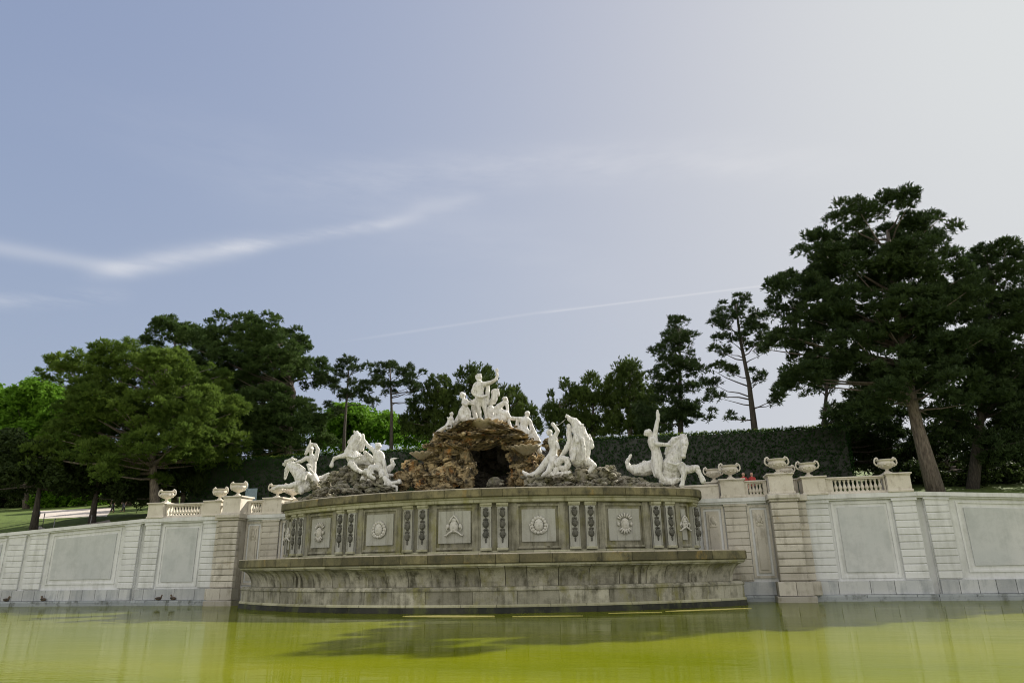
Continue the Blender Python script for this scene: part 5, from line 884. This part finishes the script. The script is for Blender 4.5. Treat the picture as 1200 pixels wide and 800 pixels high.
def tree(name, kind, v, trunk, lobes, label, group, crown=None, barkm='bark', tr=.28, yo=0.0):
    st_ = STY[kind]; gx, gz_ = trunk[0]; y0 = v; base = gz(gx, y0)-.2
    root = empty(name, (gx, y0, base), 0, label, 'tree', group)
    tr_pts = [Vector((x, y0, z)) for x, z in trunk]; tr_pts[0].z = base
    xc = sum(l[0]*l[2] for l in lobes)/sum(l[2] for l in lobes); hw = max(abs(l[0]-xc)+l[2] for l in lobes)
    pads = []
    for (cx, cz, rx, rz) in lobes:
        a = min(.95, abs(cx-xc)/max(hw, .1)); dep = max(0.0, hw*.62*math.sqrt(1-a*a)-rx*.4)
        cps = [0.0] if dep < rx*.7 else ([-dep*.6, dep*.6] if dep < rx*1.6 else [-dep*.8, 0, dep*.8])
        for dy in cps:
            ry = max(rx*.8, .6); n_ = max(2, int(st_['pv']*rx*ry*rz*4.19*.55+1.2))
            for i in range(n_):
                u3 = Vector([float(q) for q in unit(1)[0]])*(nr.uniform(.35, 1.0)**.5)
                dz = (yo if dy == 0 else 0)
                pads.append((Vector((cx+u3.x*rx*.80, y0+dy+dz+u3.y*ry*.80, cz+u3.z*rz*.84)), st_['pr']*nr.uniform(.6, 1.25)*(min(1.0, .5+rz/1.6))))
    zlo = min(l[1]-l[3]*.5 for l in lobes)
    tm = MB(); hgt = tr_pts[-1].z-base; r0 = tr
    tm.tube(tr_pts, [r0*(1.25 if i == 0 else 1.0)*(1-.75*(p_.z-base)/max(hgt, .1)) if i else r0*1.25 for i, p_ in enumerate(tr_pts)], 10, 1.0)
    def on_trunk(z):
        for a, b in zip(tr_pts[:-1], tr_pts[1:]):
            if a.z <= z <= b.z: return a.lerp(b, (z-a.z)/max(b.z-a.z, .01))
        return tr_pts[-1].copy() if z > tr_pts[-1].z else tr_pts[1].copy()
    for (p_, r_) in pads[::9 if kind == 'pine' else 3 if kind == 'airy' else 8]:
        dxy = math.hypot(p_.x-gx, p_.y-y0); s_ = on_trunk(max(p_.z-dxy*.4-.3, zlo+.6*(p_.z-zlo))); mid = s_.lerp(p_, .55)+Vector((nr.uniform(-.25, .25), nr.uniform(-.25, .25), -.10*dxy*.4))
        rr = r0*.07+.008*dxy; tm.tube([s_, s_.lerp(mid, .5)+Vector((0, 0, nr.uniform(-.15, .15))), mid, p_-Vector((0, 0, r_*.25))], [rr*1.5, rr*1.2, rr*.8, rr*.25], 5, 1.0)
    tm.build('trunk', M[barkm], root)
    P = []; O_ = []; TN = []
    for (p_, r_) in pads:
        n_ = int(st_['tp']*(r_/st_['pr'])**2+6); u_ = unit(n_); u_[:, 2] = np.where(nr.uniform(size=n_) < .72, np.abs(u_[:, 2]), u_[:, 2])
        rad = nr.uniform(.25, 1.0, (n_, 1))**.5; jag = 1+.25*nr.normal(size=(n_, 1))*.6
        P.append(np.array(p_)+u_*rad*jag*np.array([r_, r_, r_*st_['fl']])); O_.append(u_); TN.append(np.full(n_, nr.uniform(0, 1)))
    P = np.concatenate(P); O_ = np.concatenate(O_)
    V, F, a = needles(P, O_, st_['k'], st_['ln'], st_['wd'], st_['up']) if st_['wd'] else leaves(P, O_, st_['k'], st_['ln'])
    a = a*.5+.5*np.repeat(np.concatenate(TN), st_['k'])
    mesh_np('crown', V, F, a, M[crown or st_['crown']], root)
    return root
LAB = {
 'T1': ('pine_tree', 'broad sunlit pine with a thick pale trunk beside the left balustrade end', dict(crown='pine_lit', tr=.36)),
 'T0': ('broadleaf_tree', 'dark broadleaf tree at the far left edge, its trunk on the sunlit lawn', dict(barkm='bark_dark', tr=.26)),
 'T0b': ('broadleaf_tree', 'dark low crowned tree whose trunk stands in front of the pale path on the left', dict(barkm='bark_dark', tr=.24)),
 'Td': ('broadleaf_tree', 'bright fresh green tree at the left edge, behind the darker ones', dict(tr=.3)),
 'T2': ('pine_tree', 'dark pine peak rising behind the broad sunlit pine', {}),
 'T3': ('pine_tree', 'tall dense dark pine, tallest of the left trees, behind the left sea horse rider', dict(tr=.30)),
 'T4': ('pine_tree', 'slender pine with a flat crown beside the tall dense pine, left of a similar pair', dict(barkm='bark_dark', tr=.22)),
 'T5': ('pine_tree', 'slender pine with sky showing through its right branches, right of a similar pair', dict(barkm='bark_dark', tr=.22)),
 'Td2': ('broadleaf_tree', 'bright fresh green tree seen low between the slender pines', dict(tr=.3)),
 'T6': ('yew_tree', 'bushy dark evergreen just left of the crowning statues', {}),
 'T7': ('yew_tree', 'bushy green evergreen directly behind the tall crowning figure', {}),
 'B1': ('yew_tree', 'bushy dark evergreen right of the rock mound, leftmost behind the right hedge', {}),
 'B2': ('yew_tree', 'bushy dark evergreen behind the upright sea horse head, second in its row', {}),
 'B3': ('yew_tree', 'taller bushy dark evergreen, third in the row behind the right hedge', {}),
 'R2': ('pine_tree', 'pointed dark pine behind the triton with the raised arm', dict(crown='pine_shaded', barkm='bark_dark')),
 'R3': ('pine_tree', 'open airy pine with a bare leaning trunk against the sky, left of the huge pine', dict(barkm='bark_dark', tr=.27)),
 'R4': ('pine_tree', 'huge dark spreading pine with leaning trunk behind the right balustrade, tallest tree in view', dict(crown='pine_shaded', tr=.42)),
 'R5': ('pine_tree', 'large dark pine at the right edge, overlapping the huge pine', dict(crown='pine_shaded', barkm='bark_dark', tr=.3)),
 'R7': ('pine_tree', 'dark pine cut by the right edge of the picture', dict(crown='pine_shaded', barkm='bark_dark')),
 'R6': ('pine_tree', 'dark shaded pine low behind the huge pine, above the right hedge end', dict(crown='pine_shaded', barkm='bark_dark', tr=.3)),
 'R8': ('yew_tree', 'dark evergreen undergrowth tree in the shade at the far right', dict(crown='leaf')),
 'R9': ('yew_tree', 'dark low shrubs in deep shade under the large pines at the far right', dict(crown='leaf')),
 'F1': ('broadleaf_tree', 'dark green tree at the far left edge, beyond the lawn', {}),
 'F2': ('broadleaf_tree', 'fresh green tree beyond the pale path on the left', {}),
 'F3': ('broadleaf_tree', 'dark green tree just right of the pale path end, behind the broad pine', {}),
 'F4': ('broadleaf_tree', 'dark green tree in deep shade left of the left hedge', {}),
 'L8': ('yew_tree', 'dark evergreen in shade behind the left balustrade and its end urn', dict(crown='leaf'))}
for (nm, kind, v, trunk, lobes) in TR:
    name, lab, kw = LAB[nm]; tree(name, kind, v, trunk, lobes, lab, 'trees on the slope behind the fountain', **kw)

# clipped hedges
def hedge(x0, x1, y0, y1, ztop, label):
    root = empty('hedge', ((x0+x1)/2, (y0+y1)/2, gz((x0+x1)/2, y0)), 0, label, 'hedge', 'tall clipped hedges behind the terrace')
    mb = MB(); mb.box(x0+.15, x1-.15, y0+.15, y1-.15, 5.0, ztop-.15); mb.build('branches', M['hedge_core'], root)
    A1 = (x1-x0)*(ztop-5.5); n1 = int(A1*70); P1 = np.stack([nr.uniform(x0, x1, n1), y0+nr.normal(0, .05, n1), nr.uniform(5.5, ztop, n1)], 1); O1 = np.tile([0, -1., 0.1], (n1, 1))
    n2 = int((x1-x0)*(y1-y0)*70); P2 = np.stack([nr.uniform(x0, x1, n2), nr.uniform(y0, y1, n2), ztop+nr.normal(0, .05, n2)], 1); O2 = np.tile([0, 0., 1.], (n2, 1))
    P3 = []; 
    for xx, sg in ((x0, -1), (x1, 1)):
        n3 = int((y1-y0)*(ztop-5.5)*70); P3.append((np.stack([xx+nr.normal(0, .05, n3), nr.uniform(y0, y1, n3), nr.uniform(5.5, ztop, n3)], 1), np.tile([sg*1., 0, 0], (n3, 1))))
    P = np.concatenate([P1, P2]+[q[0] for q in P3]); O_ = np.concatenate([O1, O2]+[q[1] for q in P3])
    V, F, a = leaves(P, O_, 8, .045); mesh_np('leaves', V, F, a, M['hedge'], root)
    V, F, a = leaves(P2+np.array([0, 0, .06]), O2, 3, .05); mesh_np('sunlit_top_leaves', V, F, a, M['hedge_sunlit'], root)  # added bright leaf layer stands in for sunlight along the top
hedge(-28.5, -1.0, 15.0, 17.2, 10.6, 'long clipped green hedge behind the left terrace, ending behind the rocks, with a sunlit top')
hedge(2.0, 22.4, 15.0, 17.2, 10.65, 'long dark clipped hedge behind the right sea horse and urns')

# ------------------------------------------------------------------ people, ducks, posts, floating algae
def person(x, y, z, h, top, legs, label, hairm='hair', walk=.1):
    root = empty('person', (x, y, z), 0, label, 'person'); s = h/1.75; Pn = lambda a, b, c, r: (x+a*s, y+b*s, z+c*s, r*s)
    body = [[Pn(0, 0, .92, .15), Pn(0, 0, 1.1, .135), Pn(0, 0, 1.3, .155), Pn(0, 0, 1.42, .10), Pn(0, 0, 1.52, .055), Pn(0, -.01, 1.63, .095), Pn(0, -.01, 1.66, .10)]]
    for q in (-1, 1):
        body.append([Pn(q*.09, 0, .92, .11), Pn(q*.10, -q*walk, .5, .07), Pn(q*.10, q*walk*.8-.02, .07, .045), Pn(q*.10, q*walk*.8-.14, .04, .04)])
        body.append([Pn(q*.14, 0, 1.38, .07), Pn(q*.22, .02, 1.1, .048), Pn(q*.23, -.05, .86, .035), Pn(q*.23, -.07, .78, .04)])
        for f_ in range(4): body.append([Pn(q*.23, -.07+.016*(f_-1.5), .76, .011), Pn(q*.225, -.075+.018*(f_-1.5), .70, .010), Pn(q*.215, -.08+.016*(f_-1.5), .675, .009)])
        body.append([Pn(q*.215, -.10, .79, .012), Pn(q*.19, -.12, .75, .010)])
    fuse('body', body, M['skin'], root, vox=.022*s, rough_amp=0, groove=0, sc=1.0, extra=lambda mb: (capsule(mb, Vector(Pn(0, -.105, 1.65, 0)[:3]), Vector(Pn(0, -.13, 1.62, 0)[:3]), .014, .018)))
    t2 = [[Pn(0, 0, .95, .17), Pn(0, 0, 1.1, .15), Pn(0, 0, 1.32, .17), Pn(0, 0, 1.42, .11)]]+[[Pn(q*.14, 0, 1.38, .085), Pn(q*.20, .01, 1.18, .065)] for q in (-1, 1)]
    fuse('shirt', t2, M[top], root, vox=.025*s, sc=1.0, rough_amp=.008)
    t3 = [[Pn(q*.08, 0, .93, .13), Pn(q*.10, -q*walk, .5, .088), Pn(q*.10, q*walk*.8, .12, .065)] for q in (-1, 1)]
    fuse('trousers', t3, M[legs], root, vox=.025*s, sc=1.0, rough_amp=.006)
    fuse('hair', [[Pn(0, .025, 1.70, .095), Pn(0, .045, 1.62, .085)]], M[hairm], root, vox=.02*s, rough_amp=.006)
for a in ((14.62, 9.0, 1.72, 'redcloth', 'trousers', 'person in a red top behind the short right balustrade, left one of two'),
          (15.12, 9.2, 1.70, 'redcloth', 'darkcloth', 'person in a red top nearest the banded right pier, right one of two'),
          (-39.7, 20.0, 1.72, 'darkcloth', 'darkcloth', 'person in dark clothes near the pale path, the left one of two'),
          (-38.9, 20.4, 1.66, 'darkcloth', 'trousers', 'person in dark clothes near the pale path, the right one of two'),
          (-37.95, 10.5, 1.7, 'bluecloth', 'darkcloth', 'person in a pale blue top at the far left edge behind the wall')):
    person(a[0], a[1], gz(a[0], a[1])-(.0 if a[0] < 0 else .05), a[2], a[3], a[4], a[5])
def duck(x, y, z, rz, label):
    root = empty('duck', (x, y, z), 0, label, 'duck', 'ducks resting on the wall ledge'); c, s_ = math.cos(rz), math.sin(rz)
    P_ = lambda a, b, r: (x+c*a, y+s_*a, z+b, r)
    fuse('body', [[P_(-.20, .12, .03), P_(-.10, .11, .085), P_(.06, .11, .10), P_(.14, .17, .06), P_(.16, .25, .042), P_(.18, .29, .05)], [P_(0, .0, .012), P_(0, .1, .02)], [P_(.05, .0, .012), P_(.05, .1, .02)]], M['duckbrown'], root, sc=1.0, vox=.012, rough_amp=.003, fr=20, groove=0)
    fuse('bill', [[P_(.21, .285, .022), P_(.27, .275, .016)]], M['bill'], root, vox=.008, rough_amp=0)
    for q in (-1, 1): fuse('wing', [[(x+c*.08-s_*q*.085, y+s_*.08+c*q*.085, z+.13, .05), (x-c*.16-s_*q*.05, y-s_*.16+c*q*.05, z+.14, .018)]], M['duck'], root, vox=.012, rough_amp=.003, fr=20, groove=0)
duck(-20.35, 3.14, .292, .3, 'dark duck on the ledge below the left balustrade, left one of a close pair')
duck(-19.35, 3.12, .292, 2.9, 'dark duck on the ledge below the left balustrade, right one of a close pair')
duck(-31.4, 3.14, .292, .1, 'dark duck on the ledge at the far left edge')
duck(-28.6, 3.14, .292, 3.0, 'small dark duck alone on the ledge, left of the sloping wall joint')
for x, y, wd in ((-33.7, 8.0, 'against the pale path, left one'), (-30.6, 8.0, 'against the pale path, right one'), (-38.3, 11.5, 'on the shaded lawn at the far left')):
    r2 = empty('post', (x, y, gz(x, y)), 0, 'thin grey metal post '+wd, 'post', 'thin posts along the ramp'); z = gz(x, y)
    mb = MB(); mb.lathe([(.03, z), (.03, z+.95)], x, y, 10); mb.build('pole', M['post'], r2); mb = MB(); mb.lathe([(.03, z+.952), (.05, z+.97), (.05, z+1.0), (.02, z+1.05)], x, y, 10); mb.build('knob', M['post'], r2)
r2 = empty('sign_post', (-17.68, 7.0, 5.0), 0, 'slim blue grey post with a small panel, behind the short left balustrade', 'post')
mb = MB(); mb.box(-17.73, -17.62, 6.95, 7.05, 5.0, 7.5, 1, .01); mb.build('pole', M['bluegrey'], r2); mb = MB(); mb.box(-17.6, -16.9, 6.98, 7.02, 6.3, 7.15, 1, .01); mb.build('board', M['bluegrey'], r2)
def algae(name, pts, label):
    mb = MB(); V = []; n_ = len(pts)
    for (x, y) in pts: V.append((x, y, .012))
    for (x, y) in pts: V.append((x, y, .003))
    F = [tuple(range(n_))]+[(i, n_+i, n_+(i+1) % n_, (i+1) % n_) for i in range(n_)]; mb.add(V, F, 1.0)
    tag(mb.build(name, M['algae']), label, 'algae', kind='stuff')
def blob(cx, cy, a, b, rot, seed):
    r_ = random.Random(seed); out = []
    for i in range(48):
        t_ = 2*PI*i/48; k = 1+.25*noise.noise(Vector((math.cos(t_)*2+seed, math.sin(t_)*2, seed)))+.12*noise.noise(Vector((math.cos(t_)*7+seed, math.sin(t_)*7, seed)))
        x = a*k*math.cos(t_); y = b*k*math.sin(t_); out.append((cx+x*math.cos(rot)-y*math.sin(rot), cy+x*math.sin(rot)+y*math.cos(rot)))
    return out
algae('algae_patch', blob(.75, -6.15, 2.0, .42, -.05, 3), 'pale yellow floating algae streak in front of the basin centre')
algae('algae_patch', blob(4.9, -6.2, 1.3, .13, .05, 5), 'thin broken algae streak right of the large pale one')
algae('algae_patch', blob(11.3, -2.75, 1.9, .22, .45, 8), 'thin yellow algae streak at the right end of the lower basin')
algae('algae_patch', blob(8.3, -4.4, 1.1, .07, .25, 9), 'faint algae streak under the right part of the lower basin')
print('faces', sum(len(o.data.polygons) for o in scene.objects if o.type == 'MESH'))

for o in scene.objects:
    if 'label' in o and len(o['label'].split()) > 16: print('LONG', o['label'])
